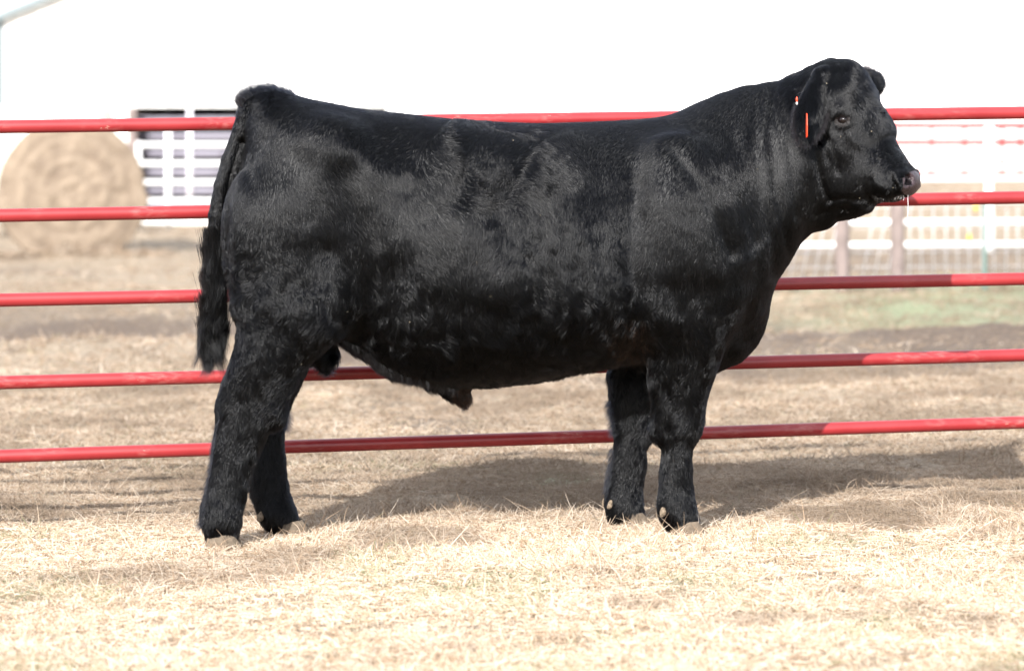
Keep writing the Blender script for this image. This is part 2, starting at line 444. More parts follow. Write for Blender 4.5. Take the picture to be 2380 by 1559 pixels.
# ---- creases and bulges on the near (and mirrored on the far) flank: polyline in photo pixels, width px, depth px
CREASE = [
    ([(1795, 215), (1788, 300), (1800, 420), (1822, 520), (1835, 590)], 9, 5), ([(1830, 330), (1842, 420), (1850, 500)], 8, 3.5),
    ([(1765, 240), (1748, 340), (1770, 450), (1800, 560), (1800, 640)], 14, 5), ([(1700, 300), (1735, 420), (1775, 540)], 16, 4),
    ([(1650, 340), (1690, 450), (1735, 560), (1750, 650)], 18, 4), ([(1893, 330), (1905, 400), (1918, 450), (1930, 470)], 7, 5),
    ([(1930, 330), (1945, 370), (1948, 400)], 6, 3), ([(1912, 300), (1918, 340), (1928, 375)], 6, 3),
    ([(1925, 470), (1960, 462), (2000, 466), (2030, 455)], 7, 5), ([(1900, 500), (1940, 482), (1985, 486), (2010, 480)], 7, 4),
    ([(2025, 420), (2030, 440), (2050, 462)], 6, 4), ([(1480, 430), (1470, 560), (1485, 700), (1500, 820)], 26, 9),
    ([(1560, 710), (1620, 730), (1690, 715)], 22, 3), ([(1500, 830), (1450, 800), (1420, 770)], 14, 6),
    ([(560, 330), (540, 400), (526, 480), (522, 560), (530, 640)], 8, 16), ([(630, 300), (600, 350), (575, 420)], 14, 5),
    ([(1250, 560), (1262, 640), (1250, 740)], 22, 4), ([(1320, 540), (1340, 640), (1330, 760)], 20, 4), ([(1395, 540), (1405, 640), (1400, 740)], 18, 5),
    ([(960, 330), (960, 420), (990, 500)], 30, 5), ([(1080, 420), (1140, 480), (1180, 540)], 22, 6),
    ([(800, 780), (900, 800), (1000, 830)], 16, 6), ([(690, 930), (640, 980), (610, 1040)], 12, 4), ([(1180, 740), (1260, 780), (1360, 800)], 18, 5),
    ([(1548, 900), (1560, 950), (1552, 1000)], 10, 4), ([(560, 930), (575, 1000), (560, 1060)], 12, 4),
]
CREASE += [([(1478, 400), (1462, 540), (1470, 690), (1495, 820)], 36, 11), ([(905, 640), (880, 720), (850, 780)], 46, 13), ([(800, 420), (850, 560), (850, 680)], 40, 9),
           ([(900, 340), (985, 380), (1040, 450)], 34, 10), ([(1510, 665), (1600, 690), (1725, 660)], 30, 5), ([(1560, 340), (1640, 450), (1700, 590)], 13, 6), ([(1620, 300), (1700, 420), (1760, 560)], 13, 6),
           ([(1300, 330), (1380, 400), (1420, 500)], 46, 10), ([(760, 590), (740, 670), (680, 680)], 34, 6), ([(575, 600), (600, 660), (590, 720)], 20, 4), ([(1225, 600), (1235, 700)], 12, 5), ([(1290, 590), (1300, 720)], 12, 5),
           ([(1355, 570), (1362, 700)], 12, 5), ([(1010, 700), (1120, 730), (1240, 735)], 30, 4), ([(1090, 330), (1080, 400), (1060, 470)], 20, 6), ([(1230, 320), (1225, 380), (1180, 450)], 16, 7)]
BULGE = [([(650, 470), (700, 540)], 60, 9), ([(960, 540), (1000, 620)], 60, 8), ([(1560, 470), (1570, 600)], 50, 9), ([(1690, 480), (1740, 590)], 30, 7), ([(610, 690), (690, 720)], 40, 8), ([(1130, 560), (1150, 660)], 60, 7), ([(1190, 330), (1170, 390), (1130, 460)], 26, 7), ([(1240, 370), (1260, 430)], 24, 5), ([(1600, 330), (1640, 500), (1640, 620)], 30, 5),
         ([(1690, 430), (1720, 540)], 14, 4), ([(1290, 560), (1300, 700)], 16, 4), ([(1370, 560), (1375, 720)], 16, 4),
         ([(1965, 300), (1990, 330), (2020, 350)], 12, 2.5), ([(1560, 960), (1575, 1000)], 14, 3), ([(2035, 425), (2075, 445)], 10, 3)]
def near_line(u, v, pts):
    d = np.full(len(u), 1e9)
    for (a, b), (c, e) in zip(pts[:-1], pts[1:]):
        L = (c - a) ** 2 + (e - b) ** 2
        t = np.clip(((u - a) * (c - a) + (v - b) * (e - b)) / L, 0, 1)
        d = np.minimum(d, np.hypot(u - a - t * (c - a), v - b - t * (e - b)))
    return d
bu, bv = UV(BV)
disp = np.zeros(len(BV))
for pts, w, dp in CREASE: disp -= dp * np.exp(-(near_line(bu, bv, pts) / w) ** 2)
for pts, w, dp in BULGE: disp += dp * np.exp(-(near_line(bu, bv, pts) / w) ** 2)
isleg = sstep(860, 930, bv)
headm = sstep(1880, 1920, bu)
wavy = np.exp(-((bu - 640) / 130) ** 2 - ((bv - 690) / 110) ** 2) + np.exp(-((bu - 1350) / 200) ** 2 - ((bv - 760) / 90) ** 2) + .3 * isleg + .7 * np.exp(-((bu - 1130) / 110) ** 2 - ((bv - 420) / 90) ** 2)
wavy = np.clip(wavy, 0, 1) * (1 - headm)
soft = fbm(BV, 12, 5, 2) * (1.6 + 4.2 * wavy) * (1 - .6 * headm) + fbm(BV, 42, 9, 2) * (.5 + 2.6 * wavy)
ribs = np.sin(bu / 8.5 + fbm(BV, 7, 31, 2) * 3) * sstep(1640, 1700, bu) * (1 - sstep(1880, 1900, bu)) * 1.0
disp = disp * np.abs(BN[:, 1]) + soft + ribs * (1 - isleg)
BV = BV + BN * (disp * PX)[:, None]
BV = smooth(BV, BQ, 1)
keepf = np.hypot(bu - 1958, bv - 278) < 34
fm_ = (sstep(1905, 1925, bu) * (1 - sstep(395, 420, bv)) * (1 - sstep(2040, 2060, bu) * sstep(370, 385, bv)) * (~keepf))[:, None]
BV = BV * (1 - fm_) + smooth(BV, BQ, 22, .6) * fm_
BN = normals(BV, BQ)

# ---- materials of the bull
def hide_mat():
    m, nt, out = mat_new('bull hide')
    p = N(nt, 'ShaderNodeBsdfPrincipled'); p.inputs['Roughness'].default_value = .55; p.inputs['Specular IOR Level'].default_value = .25
    tc = N(nt, 'ShaderNodeTexCoord'); no = N(nt, 'ShaderNodeTexNoise', Scale=60.0, Detail=4.0)
    nt.links.new(tc.outputs['Object'], no.inputs['Vector'])
    r = ramp(nt, [(0.3, (.002, .002, .0022)), (0.75, (.005, .005, .005))])
    nt.links.new(no.outputs['Fac'], r.inputs[0]); nt.links.new(r.outputs[0], p.inputs['Base Color'])
    nt.links.new(p.outputs[0], out.inputs[0]); return m
def hair_mat(name, col, rough=.32, rad=.6, sheen_noise=True):
    m, nt, out = mat_new(name)
    h = N(nt, 'ShaderNodeBsdfHairPrincipled'); h.parametrization = 'COLOR'
    h.inputs['Color'].default_value = (*col, 1)
    h.inputs['Roughness'].default_value = rough; h.inputs['Radial Roughness'].default_value = rad
    h.inputs['IOR'].default_value = 1.295
    if 'Random Roughness' in h.inputs: h.inputs['Random Roughness'].default_value = .3
    if 'Random Color' in h.inputs: h.inputs['Random Color'].default_value = .3
    nt.links.new(h.outputs[0], out.inputs[0]); return m
M_HIDE = hide_mat()
M_COAT = hair_mat('black coat hair', (.0010, .0011, .0017), .17, .36)
M_SWITCH = hair_mat('tail hair', (.0012, .0013, .0018), .16, .3)
M_BROWN = hair_mat('sun bleached hair', (.03, .016, .011), .34)
M_NOSE = simple('muzzle skin', (.038, .026, .030), .34, .35, 160, .5, .28)
M_HOOF = simple('mud caked hoof', (.115, .09, .066), .85, .25, 60, .9, .2)
M_DEW = simple('muddy dewclaw', (.17, .132, .095), .9, .45, 120, .9, .2)
M_EARH = hair_mat('ear hair', (.014, .012, .013), .3)
M_EYE, nt_, out_ = mat_new('eye ball')
p_ = N(nt_, 'ShaderNodeBsdfPrincipled'); p_.inputs['Base Color'].default_value = (.006, .004, .004, 1); p_.inputs['Roughness'].default_value = .10
p_.inputs['Coat Weight'].default_value = .2; p_.inputs['Specular IOR Level'].default_value = .3; nt_.links.new(p_.outputs[0], out_.inputs[0])
M_LID = simple('eyelid skin', (.007, .005, .005), .5, .3, 200, .4, .25)
M_TAG = simple('orange ear tag plastic', (.80, .055, .015), .38, .05, 20)
M_STUD = simple('white tag stud', (.75, .75, .74), .4, .05, 20)
M_DROOL, nt_, out_ = mat_new('saliva')
p_ = N(nt_, 'ShaderNodeBsdfPrincipled'); p_.inputs['Base Color'].default_value = (.9, .92, .95, 1); p_.inputs['Roughness'].default_value = .08
p_.inputs['Transmission Weight'].default_value = .35; nt_.links.new(p_.outputs[0], out_.inputs[0])

M_HOLE = simple('shade-dark nostril lining', (.004, .0025, .003), .6, .2, 90, 0, .1)  # near black: shade inside the nostril openings put into the colour
bull = empty('bull', (0, YB, 0), BA)
tag(bull, 'large glossy black bull standing in profile in front of the red pipe fence, head right', 'bull')
body = np_mesh('body', BV, BQ, M_HIDE, bull)
body.data.materials.append(M_NOSE); body.data.materials.append(M_LID); body.data.materials.append(M_HOLE)
def headloc(P):
    d = P - HO
    return d @ HF / PX, d @ HS / PX, d[:, 2] / PX
hf, hs, hz = headloc(BV)
nose_w = 1 - sstep(0.9, 1.0, np.sqrt(((hf - 180) / 35) ** 2 + (hs / 60) ** 2 + ((hz + 288) / 31) ** 2))
eye_c = [HP(37, sg * 86, -141) for sg in (1, -1)]
lid_d = np.minimum(*[np.linalg.norm((BV - c) / np.array([.026, .026, .017]), axis=1) for c in eye_c])
vm = np.zeros(len(BV), int); vm[nose_w > .5] = 1; vm[lid_d < 1] = 2
nd = np.minimum(np.hypot(np.hypot(hf - 176, hs - 35), hz + 279), np.hypot(np.hypot(hf - 176, hs + 35), hz + 279))
vm[(nd < 11.5) & (hf < 182)] = 3
fm = vm[BQ].max(1).astype(np.int32)
body.data.polygons.foreach_set('material_index', fm)

# eyes
def uvsphere(c, r, R=None, nu=24, nv=14):
    V = []; Fc = []
    R = np.eye(3) if R is None else np.array(R)
    for j in range(nv + 1):
        th = math.pi * j / nv
        for i in range(nu):
            ph = 2 * math.pi * i / nu
            q = np.array([r[0] * math.sin(th) * math.cos(ph), r[1] * math.sin(th) * math.sin(ph), r[2] * math.cos(th)])
            V.append(np.array(c) + q @ R)
    for j in range(nv):
        for i in range(nu):
            a = j * nu + i; b_ = j * nu + (i + 1) % nu
            Fc.append((a, a + nu, b_ + nu, b_))
    return V, Fc
for sg in (1, -1):
    V, Fc = uvsphere(HP(37, sg * 80, -141), (.0215, .0215, .0155)); mesh_obj('eye', V, Fc, M_EYE, bull)

# hooves: two claws in one mesh, and dew claws
def claw(c, L, w, h, yaw, splay):
    """a hoof claw: toe-forward wedge; c = ground centre."""
    V = []; Fc = []; prof = [(0, 1.0, 1.0, 0), (.35, .97, .96, .03), (.75, .86, .88, .13), (1.0, .80, .82, .19)]; n = 18
    for (t, sx, sy, back) in prof:
        for i in range(n):
            a = 2 * math.pi * i / n; ca, sa = math.cos(a), math.sin(a)
            x = (abs(ca) ** .75) * math.copysign(1, ca) * L / 2 * sx; y = (abs(sa) ** .85) * math.copysign(1, sa) * w / 2 * sy
            if x > 0: y *= 1 - .42 * (x / (L / 2)) ** 2
            x -= back * L * (1 if x > 0 else .15)
            z = h * t * (1.0 if x > -L * .1 else .82)
            ya = yaw + splay; V.append((c[0] + x * math.cos(ya) - y * math.sin(ya), c[1] + x * math.sin(ya) + y * math.cos(ya), c[2] + z))
    for j in range(len(prof) - 1):
        for i in range(n): Fc.append((j * n + i, j * n + (i + 1) % n, (j + 1) * n + (i + 1) % n, (j + 1) * n + i))
    Fc.append(tuple(range(n))[::-1]); Fc.append(tuple((len(prof) - 1) * n + i for i in range(n)))
    return V, Fc
def gz_local(X, W):
    wx = X * CA - W * SA
    return .014 * wx
def hoof(u, v, W, L=.12, h=.055):
    X, Z = M(u, v, W); X = float(X); z0 = gz_local(X, W) - .012
    V = []; Fc = []
    for sg in (1, -1):
        a, f = claw((X, W + sg * .030, z0), L, .056, h, 0, sg * .05)
        k = len(V); V += a; Fc += [tuple(i + k for i in q) for q in f]
    mesh_obj('hoof', V, Fc, M_HOOF, bull)
FEET = [(522, 1262, NH, 'nh'), (684, 1250, .13, 'fh'), (1600, 1240, NF, 'nf'), (1472, 1230, .12, 'ff')]
for u, v, W, _ in FEET: hoof(u, v, W)
def dew(u, v, W, r=.017):
    c = M3(u, v, W); V, Fc = uvsphere((0, 0, 0), (r * .75, r * .62, r * 1.0), None, 12, 8)
    V = np.array(V); V[:, 0] -= .35 * np.maximum(-V[:, 2], 0); V = V * (1 + .30 * fbm(V + c, 70, 3, 2))[:, None] + c
    mesh_obj('dewclaw', V, Fc, M_DEW, bull)
dew(1542, 1190, NF - .032, .016); dew(1539, 1187, NF + .030, .014); dew(1420, 1172, .086, .015); dew(1408, 1166, .14, .013)
dew(606, 1200, .094, .016); dew(606, 1196, .15, .013); dew(480, 1207, NH - .016, .011); dew(480, 1207, NH + .026, .011)

# ear tag: flat panel seen nearly edge-on below the ear, and its stud through the ear
tagr = empty('ear_tag'); tagr.parent = bull
tag(tagr, 'bright orange ear tag seen almost edge-on under the near ear')
def plate(c, hw, hh, th, nrm, mat, name, par):
    nrm = np.array(nrm, float); nrm /= np.linalg.norm(nrm); up = np.array([0, 0, 1.0]); sd = np.cross(up, nrm); sd /= np.linalg.norm(sd); up = np.cross(nrm, sd)
    n = 20; V = []; Fc = []
    for s_ in (-1, 1):
        for i in range(n):
            a = 2 * math.pi * i / n; x = abs(math.cos(a)) ** .5 * math.copysign(hw, math.cos(a)); y = abs(math.sin(a)) ** .5 * math.copysign(hh, math.sin(a))
            if y > 0: x *= 1 - .55 * y / hh
            V.append(np.array(c) + sd * x + up * y + nrm * s_ * th / 2)
    for i in range(n): Fc.append((i, (i + 1) % n, n + (i + 1) % n, n + i))
    Fc.append(tuple(range(n))[::-1]); Fc.append(tuple(range(n, 2 * n)))
    return mesh_obj(name, V, Fc, mat, par, smooth=False)
view = np.array([-SA, -CA, 0.0])       # roughly towards the camera in the bull's frame
sidev = np.array([CA, -SA, 0.0])
plate(M3(1875, 292, -.295), .024, .036, .0022, sidev * 1.0 + view * .02, M_TAG, 'tag_panel', tagr)
sc_ = M3(1852, 232, -.300)
V, Fc = uvsphere(sc_, (.0030, .003, .0085), None, 12, 8); mesh_obj('tag_stud', V, Fc, M_TAG, tagr)
V, Fc = uvsphere(sc_ - np.array([0, 0.001, .011]), (.0030, .003, .0042), None, 12, 8); mesh_obj('stud_tip', V, Fc, M_STUD, tagr)

# drool threads hanging from the muzzle
strings = []; rad = []
def thread(p, L, r0, dx=0.0, k=12):
    t = np.linspace(0, 1, k); P = np.stack([p[0] + dx * t ** 2 + .0006 * np.sin(t * 9 + L * 99), np.full(k, p[1]), p[2] - L * t], 1)
    strings.append(P); rad.append(r0 * (1 - .65 * t) * (1 + .8 * (np.sin(t * 31 + L * 50) > .8)))
mz = HP(168, 14, -312); thread(mz + np.array([0, 0, .006]), .098, .0010, -.003)
for i in range(9):
    q = HP(118 + 5.2 * i + rng.normal() * 1.5, 38 - 2.2 * i, -312 - 1.2 * abs(i - 3) * 0 + rng.random() * 3); thread(q, .008 + .016 * rng.random(), .0010, -.004 * rng.random())
curves_obj('drool', np.array(strings), np.array(rad), M_DROOL, bull)

# ---- coat
def tri_sample(V, Q, dens, n, rg):
    A = V[Q[:, 0]]; B = V[Q[:, 1]]; C = V[Q[:, 2]]; D_ = V[Q[:, 3]]
    ar = .5 * np.linalg.norm(np.cross(C - A, D_ - B), axis=1) * dens
    c = np.cumsum(ar); k = np.searchsorted(c, rg.random(n) * c[-1]); k = np.minimum(k, len(Q) - 1)
    s, t = rg.random(n)[:, None], rg.random(n)[:, None]
    W4 = [(1 - s) * (1 - t), s * (1 - t), s * t, (1 - s) * t]
    P = sum(w * V[Q[k, i]] for i, w in enumerate(W4)); Nn = sum(w * BN[Q[k, i]] for i, w in enumerate(W4))
    return P, Nn / np.linalg.norm(Nn, axis=1, keepdims=True)
# combing: photo pixel -> direction (right, down)
COMB = [(600, 260, -.5, .9), (700, 300, -.5, .8), (900, 300, -.9, .4), (1200, 300, -.9, .4), (1500, 290, -.8, .6), (1700, 260, -.5, .9), (640, 450, .0, 1), (800, 450, .35, .95),
        (900, 480, .5, .8), (1000, 520, .5, .9), (1060, 430, .7, .6), (1130, 400, .3, -1), (1190, 330, .5, -.9), (1250, 400, .6, .5), (1160, 560, -.2, 1), (1300, 600, -.1, 1),
        (1420, 520, -.2, 1), (1500, 450, -.4, .9), (1600, 500, -.25, 1), (1700, 500, .25, 1), (1780, 500, .2, 1), (1750, 700, .1, 1), (560, 600, -.1, 1), (700, 650, .1, 1), (600, 760, .2, .9),
        (900, 780, .1, 1), (1100, 850, .2, .9), (1300, 800, .3, .8), (1450, 780, .4, .9), (1600, 760, 0, 1), (1250, 700, .6, .6), (1850, 400, .1, 1), (1830, 250, -.3, 1),
        (600, 900, -.25, 1), (560, 1100, -.15, 1), (680, 1000, .1, 1), (1470, 950, -.25, 1), (1570, 950, -.1, 1), (1460, 1120, -.2, 1), (1580, 1120, -.05, 1), (1600, 560, -.2, 1),
        (1950, 160, .3, .9), (1990, 220, .6, .8), (1930, 320, -.3, 1), (2010, 340, -.5, .8), (2060, 370, -.7, .5), (2100, 400, -.8, .3), (1980, 420, -.5, .9), (2070, 450, .2, 1), (1960, 490, -.2, 1), (2050, 260, .3, 1)]
COMB = np.array(COMB, float)
def comb_dir(u, v):
    w = 1 / (((u[:, None] - COMB[:, 0]) ** 2 + (v[:, None] - COMB[:, 1]) ** 2) / 2500 + .35) ** 2
    w /= w.sum(1, keepdims=True)
    return w @ COMB[:, 2], w @ COMB[:, 3]
LEN = [  # u, v, radius px, length mm, lift, wave
    (570, 480, 50, 9, .14, .1), (528, 440, 26, 7, .1, .05), (505, 540, 26, 9, .12, .1), (900, 480, 220, 20, .16, .42), (1150, 400, 110, 30, .40, 1.0), (1250, 600, 200, 20, .18, .4), (1350, 780, 130, 30, .4, 1.3), (640, 700, 120, 26, .38, 1.3), (900, 810, 150, 34, .42, 1.0),
    (700, 350, 150, 12, .14, .2), (590, 215, 45, 34, .85, .7), (640, 210, 45, 26, .8, .7), (1620, 500, 150, 15, .10, .14), (1700, 300, 130, 10, .10, .08), (1800, 400, 90, 9, .12, .06), (1740, 560, 90, 11, .1, .1),
    (1600, 800, 90, 18, .25, .5), (1590, 960, 90, 17, .28, .5), (1460, 960, 90, 21, .35, .5), (1460, 1110, 70, 20, .32, .4), (1580, 1110, 70, 17, .3, .4), (600, 900, 110, 19, .30, .6),
    (540, 1080, 80, 21, .34, .5), (640, 1080, 80, 20, .32, .5), (520, 1200, 60, 22, .34, .5), (1960, 150, 40, 12, .2, .15), (2000, 400, 110, 7, .16, .12), (1990, 300, 60, 10, .18, .2), (1860, 230, 36, 30, .4, .6),
    (1868, 300, 30, 26, .4, .6), (2045, 195, 30, 22, .5, .4), (1440, 700, 70, 30, .4, 1.3), (1200, 300, 200, 12, .12, .2), (1400, 300, 150, 11, .10, .15), (1720, 780, 70, 14, .2, .5), (1200, 860, 120, 24, .35, .6), (1070, 925, 25, 18, .4, .3), (2060, 455, 40, 12, .4, .5),
    (2030, 250, 50, 10, .18, .15), (720, 540, 120, 17, .16, .25), (1500, 360, 110, 12, .10, .12), (1440, 430, 90, 13, .12, .2)]
LEN = np.array(LEN, float)
def coat_param(u, v):
    w = np.exp(-((u[:, None] - LEN[:, 0]) ** 2 + (v[:, None] - LEN[:, 1]) ** 2) / (LEN[:, 2] ** 2)) + 1e-7
    w /= w.sum(1, keepdims=True)
    return (w @ LEN[:, 3]) * 1e-3, w @ LEN[:, 4], w @ LEN[:, 5]
def tangent(P, Nn, du, dv, amp):
    """comb direction in the bull's frame, with noise swirls, projected on the skin"""
    T_ = np.stack([du, np.zeros(len(P)), -dv], 1)
    side = np.abs(Nn[:, 1])
    T_[:, 1] = -np.sign(Nn[:, 1] + 1e-6) * 0.0
    ang = fbm(P, 9, 41, 2) * 1.1 * amp + noise3(P, 48, 43) * .75 * np.maximum(amp - .15, 0) + noise3(P, 120, 44) * .12
    c, s_ = np.cos(ang), np.sin(ang)
    B = np.cross(Nn, T_)
    T_ = T_ - Nn * (T_ * Nn).sum(1, keepdims=True)
    T_ /= np.linalg.norm(T_, axis=1, keepdims=True) + 1e-9
    B = np.cross(Nn, T_)
    return T_ * c[:, None] + B * s_[:, None], B * c[:, None] - T_ * s_[:, None]
def make_coat(n, far=False, seed=1, longf=1.0):
    rg = np.random.default_rng(seed)
    fc = BV[BQ].mean(1); fn = BN[BQ].mean(1)
    fu, fv = UV(fc)
    facing = fn[:, 1] < .15
    dens = np.where(facing, 1.0, .30) * np.where(fu > 1880, 4.5, np.where(fu > 1640, 1.5, 1.0))
    dens = dens * np.where(fm > 0, 0, 1)
    P, Nn = tri_sample(BV, BQ, dens, n, rg)
    u, v = UV(P)
    du, dv = comb_dir(u, v); L, lift, wave = coat_param(u, v)
    tailm = (u < 560) & (v > 300) & (v < 760) & (near_line(u, v, [p[0] for p in TAIL]) < 22)
    L = np.where(tailm, .012, L); lift = np.where(tailm, .2, lift)
    T_, B = tangent(P, Nn, du, dv, .12 + .75 * wave)
    L = L * (.6 + .6 * rg.random(n)) * (1 + (.1 + .3 * wave) * fbm(P, 12, 61, 2)) * longf
    clump = fbm(P, 38, 71, 2)
    lf = np.maximum(lift, .13) * (.75 + .5 * rg.random(n)) * (1 + .9 * clump * np.clip(wave, 0, 1))
    # locks: hairs of one small cell share a twist and lean together at their tips
    cs = .0085; W_ = P + .006 * np.stack([noise3(P, 70, 301), noise3(P, 70, 302), noise3(P, 70, 303)], 1)
    ci = np.floor(W_ / cs + np.array([.31, .77, .13])).astype(np.int64); key = (ci[:, 0] * 73856093 ^ ci[:, 1] * 19349663 ^ ci[:, 2] * 83492791) & 0x3ffff
    _, key = np.unique(key, return_inverse=True); cnt_ = np.bincount(key).astype(float)
    cen = np.stack([np.bincount(key, P[:, d]) / cnt_ for d in range(3)], 1)[key]
    tw = (np.random.default_rng(seed + 9).normal(0, .24, len(cnt_))[key] * np.clip(wave, .08, .9))
    T_, B = T_ * np.cos(tw)[:, None] + B * np.sin(tw)[:, None], B * np.cos(tw)[:, None] - T_ * np.sin(tw)[:, None]
    pull = (cen - P) * np.clip(.25 + 1.1 * wave, 0, .8)[:, None]
    pull = np.where(np.linalg.norm(cen - P, axis=1)[:, None] < .02, pull, 0)
    k = 5; t = np.linspace(0, 1, k)[None, :, None]
    ph = (fbm(P, 22, 81, 2) * 5 + rg.normal(0, .25, n))[:, None, None]
    curl = (wave * .22)[:, None, None] * (np.sin(ph + t * 3.4) - np.sin(ph))
    Lk = L[:, None, None]
    jit = rg.normal(0, .06, (n, 1, 3))
    D1 = T_[:, None, :] + jit
    out = Lk * (D1 * t + Nn[:, None, :] * (lf[:, None, None] * (1.35 * t - .75 * t ** 2) + .04) + B[:, None, :] * curl)
    out = out + pull[:, None, :] * t ** 1.3
    out[:, :, 2] -= (Lk * .12 * t ** 2)[:, :, 0]
    Pk = P[:, None, :] + out - Nn[:, None, :] * .0003
    r = (np.array([.00030, .00030, .00026, .00018, .00006])[None, :] * (.8 + .5 * rg.random((n, 1))))
    r = r * np.where(L > .018, 1.2, 1.0)[:, None]
    return Pk, r, u, v
NCOAT = 900000 if not QUICK else 120000
Pk, rk, cu_, cv_ = make_coat(NCOAT)
brown = (np.hypot((cu_ - 1465) / 55, (cv_ - 790) / 65) < .4 + .8 * rng.random(len(cu_))) & (rng.random(len(cu_)) < .35) | (np.hypot(cu_ - 1075, cv_ - 925) < 30) & (rng.random(len(cu_)) < .6)
curves_obj('coat', Pk[~brown], rk[~brown] * (1.0 if not QUICK else 1.6), M_COAT, bull)
curves_obj('bleached_hair', Pk[brown], rk[brown], M_BROWN, bull)

# ---- long hair: tail switch, belly fringe, leg feathering
def strands(roots, dirs, L, wav, n_k=14, r0=.0005, seed=5, grav=.6, clumpn=60, spread=.5):
    rg = np.random.default_rng(seed); n = len(roots); t = np.linspace(0, 1, n_k)[None, :, None]
    cid = rg.integers(0, clumpn, n); cph = rg.random(clumpn) * 6.28; cdir = rg.normal(0, 1, (clumpn, 3)) * spread; cfr = rg.uniform(5, 10, clumpn)
    d = dirs + cdir[cid] * .22 + rg.normal(0, .06, (n, 3)); d /= np.linalg.norm(d, axis=1, keepdims=True)
    Lk = L[:, None, None]
    P = roots[:, None, :] + d[:, None, :] * Lk * t + np.array([0, 0, -1.0]) * Lk * grav * t ** 2
    ph = cph[cid][:, None, None] + rg.normal(0, .25, (n, 1, 1)); fr = cfr[cid][:, None, None]
    amp = wav * Lk * (t ** 1.1)
    P = P + amp * np.concatenate([np.sin(ph + fr * t), .7 * np.cos(ph * 1.3 + fr * .9 * t), .15 * np.sin(ph + fr * t * 1.4)], 2)
    tip = np.linspace(1, .15, n_k)[None, :] * r0 * (.8 + .4 * rg.random((n, 1)))
    return P, tip
def locks(G0, G1, W0, nstr, r_root, r0, wav, seed, k=18, sidecurl=.02):
    """G0, G1: lock start / end points (m,3); returns wavy strands that gather to a point at each lock's tip."""
    rg = np.random.default_rng(seed); m = len(G0); t = np.linspace(0, 1, k)
    ph = rg.random(m) * 6.28; fr_ = rg.uniform(5, 9, m); am = wav * rg.uniform(.4, 1.2, m)
    G = G0[:, None, :] * (1 - t)[None, :, None] + G1[:, None, :] * t[None, :, None]
    env = (t ** 1.2)[None, :]
    G[:, :, 0] += am[:, None] * env * np.sin(ph[:, None] + fr_[:, None] * t[None, :]) - sidecurl * (t ** 6)[None, :] * rg.uniform(-.4, 1, m)[:, None]
    G[:, :, 1] += .7 * am[:, None] * env * np.cos(ph[:, None] * 1.7 + fr_[:, None] * t[None, :])
    c = rg.integers(0, m, nstr); off = rg.normal(0, 1, (nstr, 3)) * r_root[c][:, None]; off[:, 2] *= .5
    stop = rg.uniform(.55, 1.0, nstr)[:, None]; tt = t[None, :] * stop
    idx = tt * (k - 1); i0 = np.minimum(idx.astype(int), k - 2); f = (idx - i0)[:, :, None]
    P = G[c[:, None], i0] * (1 - f) + G[c[:, None], i0 + 1] * f
    P = P + off[:, None, :] * (1 - .5 * tt[:, :, None]) + (.0015 * np.sin(14 * tt + rg.random((nstr, 1)) * 6.28))[:, :, None] * np.array([1, .6, 0]) * tt[:, :, None]
    R_ = r0 * (.7 + .6 * rg.random((nstr, 1))) * np.linspace(1, .2, k)[None, :]
    return P, R_
rg = np.random.default_rng(12); m = 90
sv = np.sort(rg.uniform(515, 765, m)); su = np.interp(sv, [p[0][1] for p in TAIL], [p[0][0] for p in TAIL])
ev = np.clip(sv + rg.uniform(100, 190, m), 0, 1) * 0 + np.minimum(sv + rg.uniform(95, 200, m), rg.uniform(845, 884, m))
eu = np.interp(ev, [600, 700, 780, 840, 885], [498, 500, 497, 492, 490]) + rg.uniform(-1, 1, m) * np.interp(ev, [600, 700, 800, 850, 885], [20, 28, 34, 34, 24])
side = rg.uniform(-1, 1, m); eu = np.maximum(eu + 4, 466)
G0 = np.array([M3(a, b, -.035 + .012 * c) for a, b, c in zip(su + side * 19, sv, rg.uniform(-1.2, 1, m))])
G1 = np.array([M3(a, b, -.035 + .030 * c) for a, b, c in zip(eu, ev, rg.uniform(-1.2, 1, m))])
tp, tr = locks(G0, G1, None, 24000 if not QUICK else 6000, rg.uniform(.008, .014, m), .00034, .011, 13)
curves_obj('tail_switch', tp, tr, M_SWITCH, bull)

def fringe(poly, W, n, L0, dirv, wid, seed, lat=.04, wav=.06, grav=.25):
    rg = np.random.default_rng(seed); s = rg.random(n) * (len(poly) - 1); i = s.astype(int); f = s - i
    pu = np.array([p[0] for p in poly]); pv = np.array([p[1] for p in poly])
    uu = pu[i] * (1 - f) + pu[np.minimum(i + 1, len(poly) - 1)] * f; vv = pv[i] * (1 - f) + pv[np.minimum(i + 1, len(poly) - 1)] * f
    R_ = np.array([M3(x, y, W) for x, y in zip(uu, vv)]); R_[:, 1] += rg.normal(0, lat, n)
    d = np.tile(np.array(dirv, float), (n, 1))
    return strands(R_, d, L0 * (.5 + .7 * rg.random(n)), wav, 7, wid, seed, grav, 70, .9)
fr = []
fr.append(fringe([(560, 252), (572, 232), (600, 216), (640, 212), (690, 226)], 0, 2200, .036, (-.7, 0, .8), .0004, 21, .05, .05, -.05))
fr.append(fringe([(790, 782), (830, 800), (880, 838), (930, 866), (990, 880)], -.03, 2600, .028, (.1, 0, -1), .0004, 22, .07))
fr.append(fringe([(990, 880), (1060, 900)], -.02, 700, .022, (.1, 0, -1), .0004, 23, .05))
fr.append(fringe([(1416, 930), (1424, 970), (1430, 1010)], .12, 500, .022, (-.8, 0, -.6), .0004, 24, .03))
fr.append(fringe([(1424, 1040), (1418, 1090), (1410, 1140)], .12, 500, .020, (-.6, 0, -.8), .0004, 25, .03))
fr.append(fringe([(512, 960), (500, 1020), (492, 1080), (478, 1150), (476, 1200)], NH, 900, .026, (-.6, 0, -.8), .0004, 26, .03))
